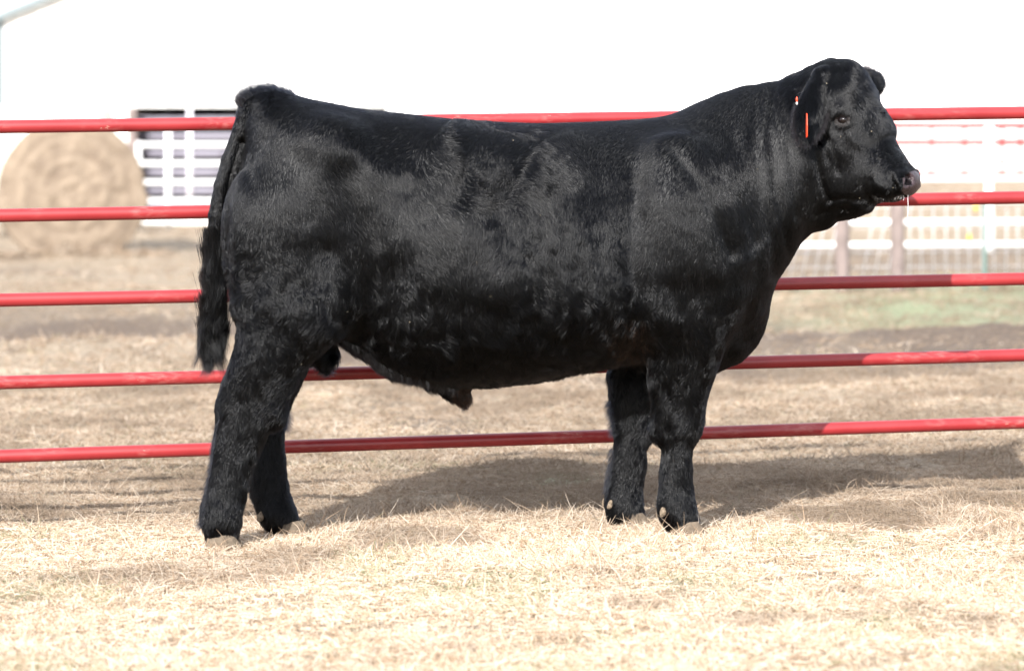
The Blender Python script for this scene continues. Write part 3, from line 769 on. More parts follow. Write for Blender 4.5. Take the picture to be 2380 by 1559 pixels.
fr.append(fringe([(660, 950), (650, 990)], .10, 500, .034, (.8, 0, -.5), .0004, 27, .03))
fr.append(fringe([(1073, 935), (1084, 938)], 0, 120, .022, (-.2, 0, -1), .0003, 28, .012))
fr.append(fringe([(480, 1195), (478, 1215)], NH, 260, .034, (-.9, 0, -.5), .0004, 29, .02))
curves_obj('fringe', np.concatenate([f[0] for f in fr]), np.concatenate([f[1] for f in fr]), M_COAT, bull)
# ear hair
er = []
for (a_, w_, n_, c_, L_e), cnt, sd in ((EAR_N, 5200, 31), (EAR_F, 3000, 32)):
    rg = np.random.default_rng(sd); th = rg.random(cnt) * 6.283
    wd = .040
    R_ = c_ + a_ * (np.cos(th) * L_e / 2 * .9 * rg.random(cnt) ** .4)[:, None] + w_ * (np.sin(th) * wd * .95)[:, None]
    d = a_ * (.9 + .3 * np.cos(th))[:, None] + w_ * (np.sin(th) * .55)[:, None] + rg.normal(0, .15, (cnt, 3)) + view * .15
    er.append(strands(R_, d, .030 * (.5 + .8 * rg.random(cnt)), .05, 7, .0004, sd, .15, 40, .5))
curves_obj('ear_hair', np.concatenate([f[0] for f in er]), np.concatenate([f[1] for f in er]), M_EARH, bull)
# pale whiskers round the mouth
cnt = 90; rg = np.random.default_rng(51)
R_ = np.array([HP(92 + 66 * a, (44 - 14 * a) * 1, -308 - 10 * b + 2 * a) for a, b in rg.random((cnt, 2))])
d = np.tile(HS * .5 + HF * .3 + np.array([0, 0, -.8]), (cnt, 1))
wp, wr = strands(R_, d, .016 * (.5 + rg.random(cnt)), .03, 6, .00035, 52, .1, 40, .8)
curves_obj('whiskers', wp, wr, hair_mat('pale whisker', (.16, .14, .12), .3), bull)

# bits of chaff caught in the coat
items = []; rg = np.random.default_rng(61)
fc = BV[BQ].mean(1); fn_ = BN[BQ].mean(1); fu, fv = UV(fc)
cand = np.where((fn_[:, 1] < -.5) & (fm == 0))[0]
spots = [(2088, 375), (803, 722), (1190, 330)]
pick = [cand[np.argmin(np.hypot(fu[cand] - a, fv[cand] - b))] for a, b in spots] + list(rg.choice(cand, 12))
M_CHAFF = simple('chaff', (.62, .52, .36), .8)
for i, j in enumerate(pick):
    L = (.009 if i < 2 else rg.uniform(.001, .003)); w = .0011; c = fc[j] + fn_[j] * (.006 if i != 0 else .004)
    d = np.cross(fn_[j], rg.normal(0, 1, 3)); d /= np.linalg.norm(d); e = np.cross(fn_[j], d); V = []
    for a, b in ((-1, -1), (1, -1), (1, 1), (-1, 1)):
        for z in (0, 1): V.append(c + d * a * L / 2 + e * b * w / 2 + fn_[j] * z * .0008)
    mesh_obj('chaff', V, ((0, 2, 4, 6), (7, 5, 3, 1), (0, 1, 3, 2), (2, 3, 5, 4), (4, 5, 7, 6), (6, 7, 1, 0)), M_CHAFF, bull, smooth=False)

# ------------------------------------------------------------------ ground
def PT(u, v, Y):
    """photo pixel at depth Y behind the reference plane -> world point"""
    k = (D0 + Y) / 7600
    return np.array([(u - 1190) * k, Y, H0 - (v - 300) * k])
def ground_h(x, y, fine=True):
    x = np.asarray(x, float); y = np.asarray(y, float)
    P = np.stack([x.ravel(), y.ravel(), 0 * x.ravel()], 1)
    z = .014 * 9 * np.tanh(P[:, 0] / 9)
    D = P[:, 1] + D0
    far = sstep(12, 17, D)
    z += far * (.07 * fbm(P, .35, 3, 2) + .05 * fbm(P, 1.4, 4, 2)) + sstep(11.5, 13.5, D) * (1 - sstep(40, 60, D)) * .035 * fbm(P, 3.3, 8, 3)
    z += .07 * np.exp(-((D - 18.3 - .35 * P[:, 0] * 0) / .7) ** 2) - .10 * np.exp(-((D - 20.6) / 1.3) ** 2)
    z += .50 * sstep(1.5, 4.5, P[:, 0]) * sstep(32, 44, D)
    stand = np.exp(-((P[:, 0] + .1) / 1.3) ** 4 - ((P[:, 1] + .15) / .5) ** 4)
    if fine: z += (.026 * fbm(P, 2.0, 6, 2) + .015 * fbm(P, 9, 7, 2)) * (1 - .92 * stand)
    return z.reshape(x.shape)
def band(a, b, st, g):
    out = [b]; s_ = st
    while out[-1] < a: s_ *= g; out.append(out[-1] + s_)
    return out
xa = np.arange(-2.6, 2.6, .035); xp = np.array(band(400, 2.6, .035, 1.09)); gxs = np.concatenate([-xp[::-1], xa, xp])
ya = np.arange(-3.2, 4.0, .035); yp = np.array(band(900, 4.0, .035, 1.035)); yn = np.array(band(60, 3.2, .035, 1.15)); gys = np.concatenate([-yn[::-1], ya, yp])
GX, GY = np.meshgrid(gxs, gys, indexing='ij'); GZ = ground_h(GX, GY)
far_m = sstep(60, 140, np.hypot(GX, GY)); GZ = GZ * (1 - far_m)
V = np.stack([GX.ravel(), GY.ravel(), GZ.ravel()], 1)
nx_, ny_ = GX.shape; I = np.arange(nx_ * ny_).reshape(nx_, ny_)
Q = np.stack([I[:-1, :-1].ravel(), I[1:, :-1].ravel(), I[1:, 1:].ravel(), I[:-1, 1:].ravel()], 1)
def masks(P):
    D = P[:, 1] + D0; x = P[:, 0]; Pf = P * np.array([1, .6, 0])
    wob = fbm(Pf, .8, 91, 3) * 1.6
    near_edge = np.where(x < -1.0, 18.7, 15.6 + .6 * sstep(0, 3, x)); far_edge = np.where(x < -1.0, 24.0, 21.8)
    soil = sstep(near_edge - .5, near_edge + .3, D + wob * .45) * (1 - sstep(far_edge - 1.2, far_edge + 1.2, D + wob))
    soil *= np.where(x < -1, .6, .4) + np.where(x < -1, .4, .6) * sstep(-.4, .25, fbm(Pf, 1.2, 93, 3)); soil = np.maximum(soil, .7 * sstep(1.2, 2.5, x) * sstep(25, 27, D) * (1 - sstep(31, 34, D)))
    patch = sstep(.22, .5, fbm(Pf, 1.1, 95, 3)) * .75
    green = sstep(20.3, 21.3, D + wob * .5) * (1 - sstep(24, 26, D + wob)) * sstep(1.2, 2.6, x) * (.35 + .65 * sstep(-.3, .3, fbm(Pf, .6, 97, 2)))
    nearg = sstep(.15, .5, fbm(Pf, 2.4, 99, 2)) * .5 * (D < 12)
    return np.clip(np.maximum(soil, patch * (D > 12)), 0, 1), np.clip(np.maximum(green, nearg), 0, 1)
def straw_mat(name, hair):
    m, nt, out = mat_new(name)
    p = N(nt, 'ShaderNodeBsdfPrincipled'); p.inputs['Roughness'].default_value = .75 if not hair else .6
    p.inputs['Specular IOR Level'].default_value = .2
    if hair:
        hi = N(nt, 'ShaderNodeHairInfo')
        r = ramp(nt, [(0, (.17, .105, .06)), (.15, (.33, .225, .14)), (.40, (.53, .41, .295)), (.75, (.68, .565, .445)), (.95, (.79, .705, .60)), (1, (.40, .35, .30))])
        nt.links.new(hi.outputs['Random'], r.inputs[0])
        a = N(nt, 'ShaderNodeAttribute', attribute_name='tint'); 
        mx = N(nt, 'ShaderNodeMix', data_type='RGBA'); 
        nt.links.new(a.outputs['Fac'], mx.inputs['Factor']); nt.links.new(r.outputs[0], mx.inputs[6]); mx.inputs[7].default_value = (.15, .20, .085, 1)
        am = N(nt, 'ShaderNodeAttribute', attribute_name='mud'); mm = N(nt, 'ShaderNodeMix', data_type='RGBA')
        nt.links.new(am.outputs['Fac'], mm.inputs[0]); nt.links.new(mx.outputs[2], mm.inputs[6]); mm.inputs[7].default_value = (.165, .122, .086, 1); mx = mm
        nt.links.new(mx.outputs[2], p.inputs['Base Color'])
        tr = N(nt, 'ShaderNodeBsdfTranslucent'); nt.links.new(mx.outputs[2], tr.inputs[0])
        ms = N(nt, 'ShaderNodeMixShader'); ms.inputs[0].default_value = .22
        nt.links.new(p.outputs[0], ms.inputs[1]); nt.links.new(tr.outputs[0], ms.inputs[2]); nt.links.new(ms.outputs[0], out.inputs[0])
    else:
        tc = N(nt, 'ShaderNodeTexCoord')
        n1 = N(nt, 'ShaderNodeTexNoise', Scale=38.0, Detail=8.0, Roughness=.7); n2 = N(nt, 'ShaderNodeTexNoise', Scale=1.3, Detail=5.0)
        mp = N(nt, 'ShaderNodeMapping'); mp.inputs['Scale'].default_value = (1, .55, 1)
        nt.links.new(tc.outputs['Object'], mp.inputs[0]); nt.links.new(mp.outputs[0], n1.inputs[0]); nt.links.new(mp.outputs[0], n2.inputs[0])
        r1 = ramp(nt, [(.3, (.15, .11, .075)), (.5, (.28, .22, .155)), (.7, (.40, .325, .235))])
        r2 = ramp(nt, [(.3, (.075, .054, .039)), (.6, (.148, .108, .078)), (.75, (.22, .168, .122))])
        r3 = ramp(nt, [(.3, (.13, .16, .09)), (.7, (.30, .33, .20))])
        for r in (r1, r2, r3): nt.links.new(n1.outputs['Fac'], r.inputs[0])
        aS = N(nt, 'ShaderNodeAttribute', attribute_name='soil'); aG = N(nt, 'ShaderNodeAttribute', attribute_name='green')
        m1 = N(nt, 'ShaderNodeMix', data_type='RGBA'); m2 = N(nt, 'ShaderNodeMix', data_type='RGBA')
        nt.links.new(aS.outputs['Fac'], m1.inputs[0]); nt.links.new(r1.outputs[0], m1.inputs[6]); nt.links.new(r2.outputs[0], m1.inputs[7])
        nt.links.new(aG.outputs['Fac'], m2.inputs[0]); nt.links.new(m1.outputs[2], m2.inputs[6]); nt.links.new(r3.outputs[0], m2.inputs[7])
        nt.links.new(m2.outputs[2], p.inputs['Base Color'])
        b = N(nt, 'ShaderNodeBump', Strength=.9); b.inputs['Distance'].default_value = .03
        nt.links.new(n1.outputs['Fac'], b.inputs['Height']); nt.links.new(b.outputs[0], p.inputs['Normal'])
        nt.links.new(p.outputs[0], out.inputs[0])
    return m
M_GROUND = straw_mat('dry pasture soil and thatch', False); M_STRAW = straw_mat('dead grass blade', True)
gr = np_mesh('ground', V, Q, M_GROUND); tag(gr, kind='structure')
soil, green = masks(V)
for nm, val in (('soil', soil), ('green', green)):
    at = gr.data.attributes.new(nm, 'FLOAT', 'POINT'); at.data.foreach_set('value', val.astype(np.float32))

def blades(n, y0, y1, L0, L1, r0, seed, lie=.35, k=5, dens_soil=.25, margin=1.16):
    rg = np.random.default_rng(seed); m = int(n * 1.8)
    D = np.sqrt(rg.random(m) * ((D0 + y1) ** 2 - (D0 + y0) ** 2) + (D0 + y0) ** 2)
    x = (rg.random(m) * 2 - 1) * (1190 / 7600 * D * margin + .25); P = np.stack([x, D - D0, 0 * x], 1)
    s_, g_ = masks(P); tuft = fbm(P, 3.2, 111, 3)
    keep = rg.random(m) < np.clip((1 - s_ * (1 - dens_soil)) * (.62 + .75 * tuft), .08, 1); 
    P = P[keep][:n]; g_ = g_[keep][:n]; tuft = tuft[keep][:n]; n = len(P)
    P[:, 2] = ground_h(P[:, 0], P[:, 1]) - .004
    az = rg.random(n) * 6.283 + fbm(P, 5, 113, 2) * 2.5
    el = np.abs(rg.normal(0, .38, n)) + lie * (.5 + .5 * np.clip(tuft * 2, -1, 1)) + (rg.random(n) < .05) * .7
    el = np.clip(el, .03, 1.45)
    L = (L0 + (L1 - L0) * rg.random(n) ** 1.7) * (1 + .5 * tuft)
    h = np.stack([np.cos(az) * np.cos(el), np.sin(az) * np.cos(el), np.sin(el)], 1)
    t = np.linspace(0, 1, k)[None, :, None]; Lk = L[:, None, None]
    bend = rg.normal(0, .28, (n, 1, 3)); droop = (.15 + .5 * rg.random(n) * np.sin(el))[:, None, None]
    Pk = P[:, None, :] + Lk * (h[:, None, :] * t + bend * t ** 2); Pk[:, :, 2] -= (Lk * droop * t ** 2)[:, :, 0]
    Pk[:, :, 2] = np.maximum(Pk[:, :, 2], P[:, None, 2] + .002 + .012 * rg.random((n, 1)))
    Pk[:, 0, 2] = P[:, 2]
    R_ = r0 * (.5 + .9 * rg.random((n, 1))) * np.array([.8, 1, .95, .7, .2])[None, :]
    tint = (rg.random(n) < .03 + .55 * g_) * (.3 + .6 * rg.random(n)); global _mud; _mud = np.clip(sstep(9.6, 10.6, P[:, 1] + D0 + .35 * fbm(P, 1.5, 131, 3)) * (.62 + .5 * fbm(P, 2.5, 133, 3)) + .6 * sstep(.05, .4, fbm(P, 2.3, 135, 3)), 0, .85)
    return Pk, R_, tint, _mud
def grass(name, args_list):
    out = [blades(**a) for a in args_list]
    o = curves_obj(name, np.concatenate([a[0] for a in out]), np.concatenate([a[1] for a in out]), M_STRAW)
    at = o.data.attributes.new('tint', 'FLOAT', 'CURVE'); at.data.foreach_set('value', np.concatenate([a[2] for a in out]).astype(np.float32))
    at = o.data.attributes.new('mud', 'FLOAT', 'CURVE'); at.data.foreach_set('value', np.concatenate([a[3] for a in out]).astype(np.float32))
    return o
q_ = 1.0 if not QUICK else .3
g1 = grass('dry_grass', [dict(n=int(420000 * q_), y0=-3.0, y1=1.6, L0=.012, L1=.048, r0=.00068, seed=201),
                         dict(n=int(30000 * q_), y0=-3.0, y1=2.6, L0=.035, L1=.10, r0=.0008, seed=206, lie=.22),
                         dict(n=int(3200 * q_), y0=-3.0, y1=1.6, L0=.035, L1=.085, r0=.0008, seed=202, lie=.75),
                         dict(n=int(120000 * q_), y0=1.6, y1=6.5, L0=.02, L1=.06, r0=.0013, seed=203),
                         dict(n=int(50000 * q_), y0=6.5, y1=16, L0=.03, L1=.08, r0=.0024, seed=204, lie=.4, dens_soil=.015),
                         dict(n=int(16000 * q_), y0=16, y1=34, L0=.04, L1=.10, r0=.004, seed=205, lie=.2, dens_soil=.5)])
tag(g1, kind='stuff')

# ------------------------------------------------------------------ red pipe fence
def tube_pts(P0, P1, r, n=20, seg=1, caps=True):
    P0 = np.array(P0, float); P1 = np.array(P1, float); a = P1 - P0; a /= np.linalg.norm(a)
    h = np.array([0, 0, 1.0]) if abs(a[2]) < .9 else np.array([1.0, 0, 0]); s_ = np.cross(a, h); s_ /= np.linalg.norm(s_); w = np.cross(s_, a)
    V = []; Fc = []
    for j in range(seg + 1):
        c = P0 + (P1 - P0) * j / seg
        for i in range(n):
            th = 2 * math.pi * i / n; V.append(c + (s_ * math.cos(th) + w * math.sin(th)) * r)
    for j in range(seg):
        for i in range(n): Fc.append((j * n + i, j * n + (i + 1) % n, (j + 1) * n + (i + 1) % n, (j + 1) * n + i))
    if caps: Fc.append(tuple(range(n))[::-1]); Fc.append(tuple(seg * n + i for i in range(n)))
    return V, Fc
def tube(name, P0, P1, r, mat, par=None, n=20, seg=1):
    V, Fc = tube_pts(P0, P1, r, n, seg); o = mesh_obj(name, V, Fc, mat, par)
    return o
def multi(name, items, mat, par=None, smooth=True):
    V = []; Fc = []
    for v, f in items:
        k = len(V); V += list(v); Fc += [tuple(i + k for i in q) for q in f]
    return mesh_obj(name, V, Fc, mat, par, smooth)
def box_pts(c, s, rz=0.0):
    V = []; ca, sa = math.cos(rz), math.sin(rz)
    for dz in (-1, 1):
        for dx, dy in ((-1, -1), (1, -1), (1, 1), (-1, 1)):
            x, y = dx * s[0] / 2, dy * s[1] / 2; V.append((c[0] + x * ca - y * sa, c[1] + x * sa + y * ca, c[2] + dz * s[2] / 2))
    return V, [(3, 2, 1, 0), (4, 5, 6, 7), (0, 1, 5, 4), (1, 2, 6, 5), (2, 3, 7, 6), (3, 0, 4, 7)]
def rail_mat():
    m, nt, out = mat_new('scuffed red paint')
    p = N(nt, 'ShaderNodeBsdfPrincipled'); tc = N(nt, 'ShaderNodeTexCoord')
    n0 = N(nt, 'ShaderNodeTexNoise', Scale=7.0, Detail=5.0); n1 = N(nt, 'ShaderNodeTexNoise', Scale=55.0, Detail=6.0, Roughness=.65); n2 = N(nt, 'ShaderNodeTexNoise', Scale=4.0, Detail=3.0)
    mp = N(nt, 'ShaderNodeMapping'); mp.inputs['Scale'].default_value = (.35, 1, 1)
    n3 = N(nt, 'ShaderNodeTexNoise', Scale=90.0, Detail=5.0)
    nt.links.new(tc.outputs['Object'], mp.inputs[0])
    for n_ in (n0, n2): nt.links.new(tc.outputs['Object'], n_.inputs[0])
    for n_ in (n1, n3): nt.links.new(mp.outputs[0], n_.inputs[0])
    r0 = ramp(nt, [(.3, (.21, .014, .017)), (.7, (.27, .023, .026))]); nt.links.new(n0.outputs[0], r0.inputs[0])
    r1 = ramp(nt, [(.66, (0, 0, 0)), (.70, (1, 1, 1))]); nt.links.new(n1.outputs[0], r1.inputs[0])          # chips and mud specks
    r2 = ramp(nt, [(.51, (0, 0, 0)), (.63, (1, 1, 1))]); nt.links.new(n2.outputs[0], r2.inputs[0])
    mu = N(nt, 'ShaderNodeMath', operation='MULTIPLY'); nt.links.new(r1.outputs[0], mu.inputs[0]); nt.links.new(r2.outputs[0], mu.inputs[1])
    m1 = N(nt, 'ShaderNodeMix', data_type='RGBA'); nt.links.new(mu.outputs[0], m1.inputs[0]); nt.links.new(r0.outputs[0], m1.inputs[6]); m1.inputs[7].default_value = (.42, .30, .22, 1)
    r3 = ramp(nt, [(.45, (0, 0, 0)), (.75, (.45, .45, .45))]); nt.links.new(n3.outputs[0], r3.inputs[0])      # dusty film
    mu2 = N(nt, 'ShaderNodeMath', operation='MULTIPLY'); nt.links.new(r3.outputs[0], mu2.inputs[0]); nt.links.new(r2.outputs[0], mu2.inputs[1])
    m2 = N(nt, 'ShaderNodeMix', data_type='RGBA'); nt.links.new(mu2.outputs[0], m2.inputs[0]); nt.links.new(m1.outputs[2], m2.inputs[6]); m2.inputs[7].default_value = (.42, .17, .15, 1)
    nt.links.new(m2.outputs[2], p.inputs['Base Color'])
    ro = ramp(nt, [(0, (.36, .36, .36)), (1, (.75, .75, .75))]); nt.links.new(mu.outputs[0], ro.inputs[0]); nt.links.new(ro.outputs[0], p.inputs['Roughness'])
    nt.links.new(p.outputs[0], out.inputs[0]); return m
M_RED = rail_mat()
FY0, FK = .31, .185
def fence_pt(x, h):      # a point of the fence plane
    return np.array([x, FY0 + FK * x, h])
def on_fence(u, v):
    t = (u - 1190) / 7600; x = t * (D0 + FY0) / (1 - t * FK); return PT(u, v, FY0 + FK * x)
fence = empty('pipe_fence', fence_pt(-2.7, -.04))
tag(fence, 'red painted five rail pipe fence running close behind the bull', 'fence')
RAILS = [(295, 262), (501, 459), (697.5, 648), (889, 825), (1060, 981)]
ends = []
for a_, b_ in RAILS:
    p, q = on_fence(0, a_), on_fence(2380, b_); d = q - p
    P0 = p - d * .40; P1 = q + d * .40; ends.append((P0, P1))
    o = tube('rail', P0 - np.array(fence.location), P1 - np.array(fence.location), .0208, M_RED, fence, 28, 40)
for e in (0, 1):
    top = ends[0][e]; x = top[0]; zg = .014 * 9 * math.tanh(x / 9)
    tube('post', np.array([x, top[1], zg - .15]) - np.array(fence.location), top + np.array([0, 0, .06]) - np.array(fence.location), .030, M_RED, fence, 24)

# ------------------------------------------------------------------ hay bales
def bale_mat():
    m, nt, out = mat_new('round hay bale')
    p = N(nt, 'ShaderNodeBsdfPrincipled'); p.inputs['Roughness'].default_value = .9
    tc = N(nt, 'ShaderNodeTexCoord'); sp = N(nt, 'ShaderNodeSeparateXYZ'); nt.links.new(tc.outputs['Object'], sp.inputs[0])
    cb = N(nt, 'ShaderNodeCombineXYZ'); nt.links.new(sp.outputs[0], cb.inputs[0]); nt.links.new(sp.outputs[2], cb.inputs[1])
    ln = N(nt, 'ShaderNodeVectorMath', operation='LENGTH'); nt.links.new(cb.outputs[0], ln.inputs[0])
    no = N(nt, 'ShaderNodeTexNoise', Scale=5.0, Detail=7.0, Roughness=.65); nt.links.new(tc.outputs['Object'], no.inputs[0])
    ma = N(nt, 'ShaderNodeMath', operation='MULTIPLY_ADD'); nt.links.new(ln.outputs['Value'], ma.inputs[0]); ma.inputs[1].default_value = 34.0
    m3 = N(nt, 'ShaderNodeMath', operation='MULTIPLY'); nt.links.new(no.outputs[0], m3.inputs[0]); m3.inputs[1].default_value = 7.0
    nt.links.new(m3.outputs[0], ma.inputs[2])
    si = N(nt, 'ShaderNodeMath', operation='SINE'); nt.links.new(ma.outputs[0], si.inputs[0])
    ad = N(nt, 'ShaderNodeMath', operation='MULTIPLY_ADD'); nt.links.new(si.outputs[0], ad.inputs[0]); ad.inputs[1].default_value = .07; nt.links.new(no.outputs[0], ad.inputs[2])
    r = ramp(nt, [(.25, (.12, .088, .064)), (.5, (.18, .138, .10)), (.8, (.24, .188, .138))]); nt.links.new(ad.outputs[0], r.inputs[0]); nt.links.new(r.outputs[0], p.inputs['Base Color'])
    b = N(nt, 'ShaderNodeBump', Strength=.8); b.inputs['Distance'].default_value = .04; nt.links.new(ad.outputs[0], b.inputs['Height']); nt.links.new(b.outputs[0], p.inputs['Normal'])
    nt.links.new(p.outputs[0], out.inputs[0]); return m
def bale(name, c, R_, L, rz, mat, sag=.06, seed=1):
    nr, na, nl = 26, 90, 14; V = []; Fc = []
    def pt(r, a, y):
        x, z = r * math.cos(a), r * math.sin(a)
        if z < -R_ * (1 - sag): z = -R_ * (1 - sag)
        x *= 1.05 if z < 0 else 1.0
        return (x, y, z)
    rings = [(R_ * i / nr, -L / 2 - .05 * (1 - (i / nr) ** 3)) for i in range(1, nr + 1)] + [(R_, -L / 2 + L * i / nl) for i in range(1, nl + 1)] + [(R_ * (1 - i / 8), L / 2 + .03) for i in range(1, 8)]
    V.append((0, -L / 2 - .05, 0))
    for r, y in rings:
        for i in range(na): V.append(pt(r, 2 * math.pi * i / na, y))
    V.append((0, L / 2 + .03, 0))
    for i in range(na): Fc.append((0, 1 + i, 1 + (i + 1) % na))
    for j in range(len(rings) - 1):
        o = 1 + j * na
        for i in range(na): Fc.append((o + i, o + na + i, o + na + (i + 1) % na, o + (i + 1) % na))
    o = 1 + (len(rings) - 1) * na
    for i in range(na): Fc.append((o + i, len(V) - 1, o + (i + 1) % na))
    V = np.array(V); rr = np.hypot(V[:, 0], V[:, 2])
    an = np.arctan2(V[:, 2], V[:, 0])
    V[:, 1] -= (.005 * np.sin(rr * 60 + an) + .03 * fbm(V, 6, seed, 3)) * (V[:, 1] < 0)
    V *= (1 + .02 * fbm(V, 4, seed + 3, 3) + .012 * noise3(V, 26, seed + 7))[:, None]
    ob = mesh_obj(name, V, Fc, mat); ob.location = c; ob.rotation_euler = (0, 0, rz); return ob
bl = PT(146, 442, 22.8)
ob = bale('hay_bale', (bl[0], bl[1] + .6, bl[2] - .02), .735, 1.3, math.radians(8.5), bale_mat(), .08)
tag(ob, 'tan round hay bale with its spiral end facing out, left of the bull', 'hay bale')
M_WRAP = simple('pale bale wrap', (.60, .62, .55), .5, .08, 6, .5)
w0 = PT(82, 362, 29.5)
ob = bale('wrapped_bale', tuple(w0), .60, 1.75, math.radians(84), M_WRAP, .08, 5)
tag(ob, 'pale wrapped round bale lying behind the tan hay bale', 'hay bale')
# loose hay round the foot of the bale
def hay(cx, cy, rx, ry, n, seed, L=.16):
    rg = np.random.default_rng(seed); a = rg.random(n) * 6.283; r = rg.random(n) ** .6
    P = np.stack([cx + np.cos(a) * r * rx, cy + np.sin(a) * r * ry, 0 * a], 1); P[:, 2] = ground_h(P[:, 0], P[:, 1]) + .03 * rg.random(n)
    d = rg.normal(0, 1, (n, 3)) * np.array([1, 1, .25]); d /= np.linalg.norm(d, axis=1, keepdims=True)
    t = np.linspace(0, 1, 4)[None, :, None]
    return P[:, None, :] + d[:, None, :] * t * L * (.5 + rg.random((n, 1, 1))), np.full((n, 4), .005)
hp, hr = hay(bl[0] + .05, 22.55, 1.0, .30, 500, 301)
o = curves_obj('loose_hay', hp, hr, M_STRAW); at = o.data.attributes.new('mud', 'FLOAT', 'CURVE'); at.data.foreach_set('value', np.full(len(hp), .7, np.float32)); tag(o, kind='stuff')

# ------------------------------------------------------------------ barn
def siding_mat():
    m, nt, out = mat_new('white ribbed steel siding')
    p = N(nt, 'ShaderNodeBsdfPrincipled'); p.inputs['Roughness'].default_value = .45
    tc = N(nt, 'ShaderNodeTexCoord'); no = N(nt, 'ShaderNodeTexNoise', Scale=.8, Detail=5.0); nt.links.new(tc.outputs['Object'], no.inputs[0])
    r = ramp(nt, [(.3, (.76, .76, .75)), (.7, (.84, .84, .83))]); nt.links.new(no.outputs[0], r.inputs[0]); nt.links.new(r.outputs[0], p.inputs['Base Color'])
    nt.links.new(p.outputs[0], out.inputs[0]); return m
M_SIDE = siding_mat(); M_TRIM = simple('grey trim', (.13, .16, .17), .5, .05, 3); M_ROOF = simple('pale roof steel', (.62, .64, .66), .4, .05, 2)
M_DARK = simple('barn interior', (.17, .16, .165), .9, .3, 2); M_WHITE = simple('white pipe paint', (.80, .80, .80), .4, .04, 6)
M_LILAC = simple('shade-toned grey pipe', (.20, .19, .23), .6, .15, 4); M_WOODP = simple('weathered post wood', (.17, .135, .125), .9, .3, 9, .6)  # lilac grey puts the doorway shade into the inner gate's colour
YBn = 36.0; kx = (D0 + YBn) / 7600
bx0 = (4 - 1190) * kx; bx1 = bx0 + 19.0; bz0 = -.35
eave = H0 + (300 - 44) * kx; slope = .40; ridge_x = (bx0 + bx1) / 2; ridge = eave + slope * (ridge_x - bx0)
barn = empty('barn', (bx0, YBn, bz0)); tag(barn, 'big white metal barn filling the background behind the fences', 'barn')
dl, dr, dt = (306 - 1190) * kx, (900 - 1190) * kx, H0 + (300 - 249) * kx
def wall_top(x): return eave + slope * ((x - bx0) if x < ridge_x else (bx1 - x))
# ribbed gable wall: one sheet with raised ribs, cut round the doorway
def gable():
    V = []; Fc = []; pitch = .30; x = bx0; prof = []
    while x < bx1 - 1e-6:
        for dx, dy in ((0, 0), (.20, 0), (.225, -.022), (.265, -.022), (.29, 0)):
            if x + dx < bx1: prof.append((x + dx, dy))
        x += pitch
    prof.append((bx1, 0))
    for cut in (dl, dr): prof.append((cut, 0)); prof.append((cut + 1e-3, 0))
    prof.sort()
    for (xa_, ya_), (xb, yb) in zip(prof[:-1], prof[1:]):
        xm = (xa_ + xb) / 2; zlo = dt if dl < xm < dr else bz0
        k = len(V); V += [(xa_, YBn + ya_, zlo), (xb, YBn + yb, zlo), (xb, YBn + yb, wall_top(xb)), (xa_, YBn + ya_, wall_top(xa_))]; Fc.append((k, k + 1, k + 2, k + 3))
    return [(a - bx0, b - YBn, c - bz0) for a, b, c in V], Fc
V, Fc = gable(); wl = mesh_obj('wall', V, Fc, M_SIDE, barn, smooth=False)
bz = lambda z: z - bz0
dep = 24.0
multi('side_wall', [box_pts((.02, dep / 2 + .1, (eave - bz0) / 2), (.05, dep - .2, eave - bz0)), box_pts((bx1 - bx0 - .02, dep / 2 + .1, (eave - bz0) / 2), (.05, dep - .2, eave - bz0)),
                    box_pts(((bx1 - bx0) / 2, dep, (eave - bz0) / 2), (bx1 - bx0 - .1, .05, eave - bz0))], M_SIDE, barn, False)
W2 = ridge_x - bx0; hyp = math.hypot(W2, slope * W2)
for sg in (0, 1):
    a = (0 if sg == 0 else bx1 - bx0); s1 = 1 if sg == 0 else -1
    V = []
    for (t, off) in ((-.02, 0), (1.0, 0)):
        x = a + s1 * W2 * t; z = bz(eave) + slope * W2 * t
        for yy in (-.10, dep + .3):
            for dz in (.012, .07): V.append((x, yy, z + dz))
    mesh_obj('roof', V, [(0, 1, 3, 2), (4, 6, 7, 5), (0, 4, 5, 1), (2, 3, 7, 6), (1, 5, 7, 3), (0, 2, 6, 4)], M_ROOF, barn, False)
    V = []
    for t in (-.02, 1.0):
        x = a + s1 * W2 * t; z = bz(eave) + slope * W2 * t
        for yy in (-.15, -.104):
            for dz in (-.03, .080): V.append((x, yy, z + dz))
    mesh_obj('rake_trim', V, [(0, 1, 3, 2), (4, 6, 7, 5), (0, 4, 5, 1), (2, 3, 7, 6), (1, 5, 7, 3), (0, 2, 6, 4)], M_TRIM, barn, False)
multi('corner_trim', [box_pts((-.02, -.03, bz(eave) / 2), (.09, .05, bz(eave) - .06))], M_TRIM, barn, False)
# doorway: dark room behind the opening
rw, rh, rdp = dr - dl, dt - bz0, 9.0; cxr = (dl + dr) / 2 - bx0
multi('interior', [box_pts((cxr, rdp + .05, rh / 2), (rw + 3, .1, rh + .5)), box_pts((cxr - rw / 2 - .08, rdp / 2 + .06, rh / 2), (.1, rdp - .1, rh)), box_pts((cxr + rw / 2 + .08, rdp / 2 + .06, rh / 2), (.1, rdp - .1, rh)),
                   box_pts((cxr, rdp / 2 + .06, rh + .08), (rw, rdp - .1, .1))], M_DARK, barn, False)
multi('door_post', [box_pts(((310 - 1190) * kx - bx0, -.10, rh / 2), (.11, .12, rh))], M_WOODP, barn, False)

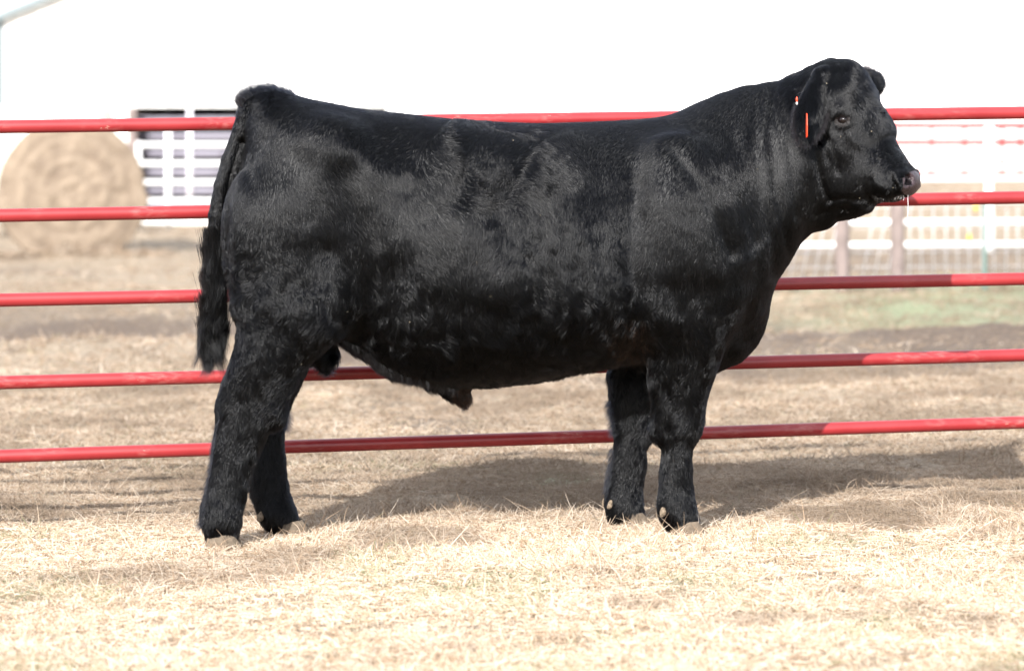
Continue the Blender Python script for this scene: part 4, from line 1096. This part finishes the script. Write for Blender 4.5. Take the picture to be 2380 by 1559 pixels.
def pipe_gate(name, label, Y, rails_v, u0, u1, posts, r, mat, v_bot, v_top, grp=None, cat='gate', rect=None):
    p0 = PT(u0, v_bot, Y); root = empty(name, tuple(p0)); tag(root, label, cat, grp)
    o = np.array(root.location)
    for v in rails_v:
        va, vb = (v, v) if np.isscalar(v) else v
        tube('rail', PT(u0, va, Y) - o, PT(u1, vb, Y) - o, r, mat, root, 14)
    for (u, vt, vb, rp) in posts: tube('post', PT(u, vb, Y) - o, PT(u, vt, Y) - o, rp, mat, root, 14)
    return root
pipe_gate('pipe_gate', 'white pipe gate across the dark barn doorway, left of the bull', 32.0, [337, 380.5, 424, 467, 518], 318, 980, [(322, 330, 530, .03), (391, 300, 530, .034), (978, 330, 530, .03), (660, 330, 530, .03)], .029, M_WHITE, 532, 320)
pipe_gate('inner_gate', 'shade-toned grey pipe gate standing inside the dark barn doorway', 36.25, [278, 317, 357, 401, 444, 484], 285, 860, [(290, 268, 500, .03), (850, 268, 500, .03)], .05, M_LILAC, 500, 270)
pp = PT(441, 520, 35.2); o = tube('door_pole', PT(441, 516, 35.2), PT(441, 249, 35.2), .032, simple('pale pole paint', (.62, .60, .64), .5, .06, 5)); tag(o, 'pale upright pole in front of the barn doorway', 'pole')

# ------------------------------------------------------------------ right hand side fences
Yw = 20.0
wf = pipe_gate('white_fence', 'white pipe rail fence standing beyond the head and muzzle of the bull', Yw, [(313, 309), (368, 364), (419, 414), (470, 465), (519, 514), (571, 567)], 1560, 2720,
          [(1600, 290, 630, .04), (2299, 291, 630, .034), (2700, 291, 630, .04)], .023, M_WHITE, 610, 290, None, 'fence')
M_RED2 = simple('far red gate paint', (.42, .035, .035), .5, .08, 4)
rg_ = pipe_gate('red_gate', 'far red tube gate seen through the white pipe fence', 34.0, [292, 331, 368, 406], 1990, 2560, [(2165, 286, 440, .024), (2242, 286, 440, .024), (2329, 286, 440, .03), (2371, 286, 440, .024), (2000, 286, 440, .03), (2550, 286, 440, .03)], .050, M_RED2, 446, 286)
# woven wire fence with wooden posts
Yv = 14.0
ww = empty('wire_fence', tuple(PT(1800, 660, Yv))); tag(ww, 'low woven wire fence with weathered wooden posts and one steel post', 'fence'); wo_ = np.array(ww.location)
M_WIRE = simple('galvanised wire', (.52, .53, .56), .45, .08, 10, 0, .5, .3)
items = []; rgw = np.random.default_rng(77)
for i in range(26):
    u = 1806 + 28 * i; lean = 34 if 1800 < u < 1950 or 1975 < u < 2075 else rgw.normal(0, 1.5)
    items.append(tube_pts(PT(u, 655, Yv) - wo_, PT(u + lean, 482 + rgw.normal(0, 2), Yv) - wo_, .0034, 6))
for v in (482, 530, 585, 620, 652):
    items.append(tube_pts(PT(1790, v + 2, Yv) - wo_, PT(2540, v - 3, Yv) - wo_, .0022, 6))
multi('wire_mesh', items, M_WIRE, ww)
for u in (1798, 1958, 2086):
    V, Fc = tube_pts(PT(u, 680, Yv - .07) - wo_, PT(u + .6, 462, Yv - .07) - wo_, .052, 16, 10); V = np.array(V) * 1.0
    V = V + (.006 * fbm(V, 9, 5, 2))[:, None]; mesh_obj('post', V, Fc, M_WOODP, ww)
M_TEAL = simple('green steel post', (.10, .17, .155), .5, .1, 12)
a, b_ = PT(2288, 672, Yv - .03) - wo_, PT(2290, 470, Yv - .03) - wo_
multi('steel_post', [box_pts(tuple((a + b_) / 2), (.026, .008, b_[2] - a[2])), box_pts(tuple((a + b_) / 2 + np.array([0, -.019, 0])), (.008, .030, b_[2] - a[2]))], M_TEAL, ww, False)
M_YEL = simple('yellow plastic', (.85, .50, .04), .5, .05, 10)
for u, v in ((2268, 483), (2253, 552)):
    c = PT(u, v, Yv - .05) - wo_; V, Fc = uvsphere(c, (.014, .014, .026), None, 12, 8); mesh_obj('insulator', V, Fc, M_YEL, ww)
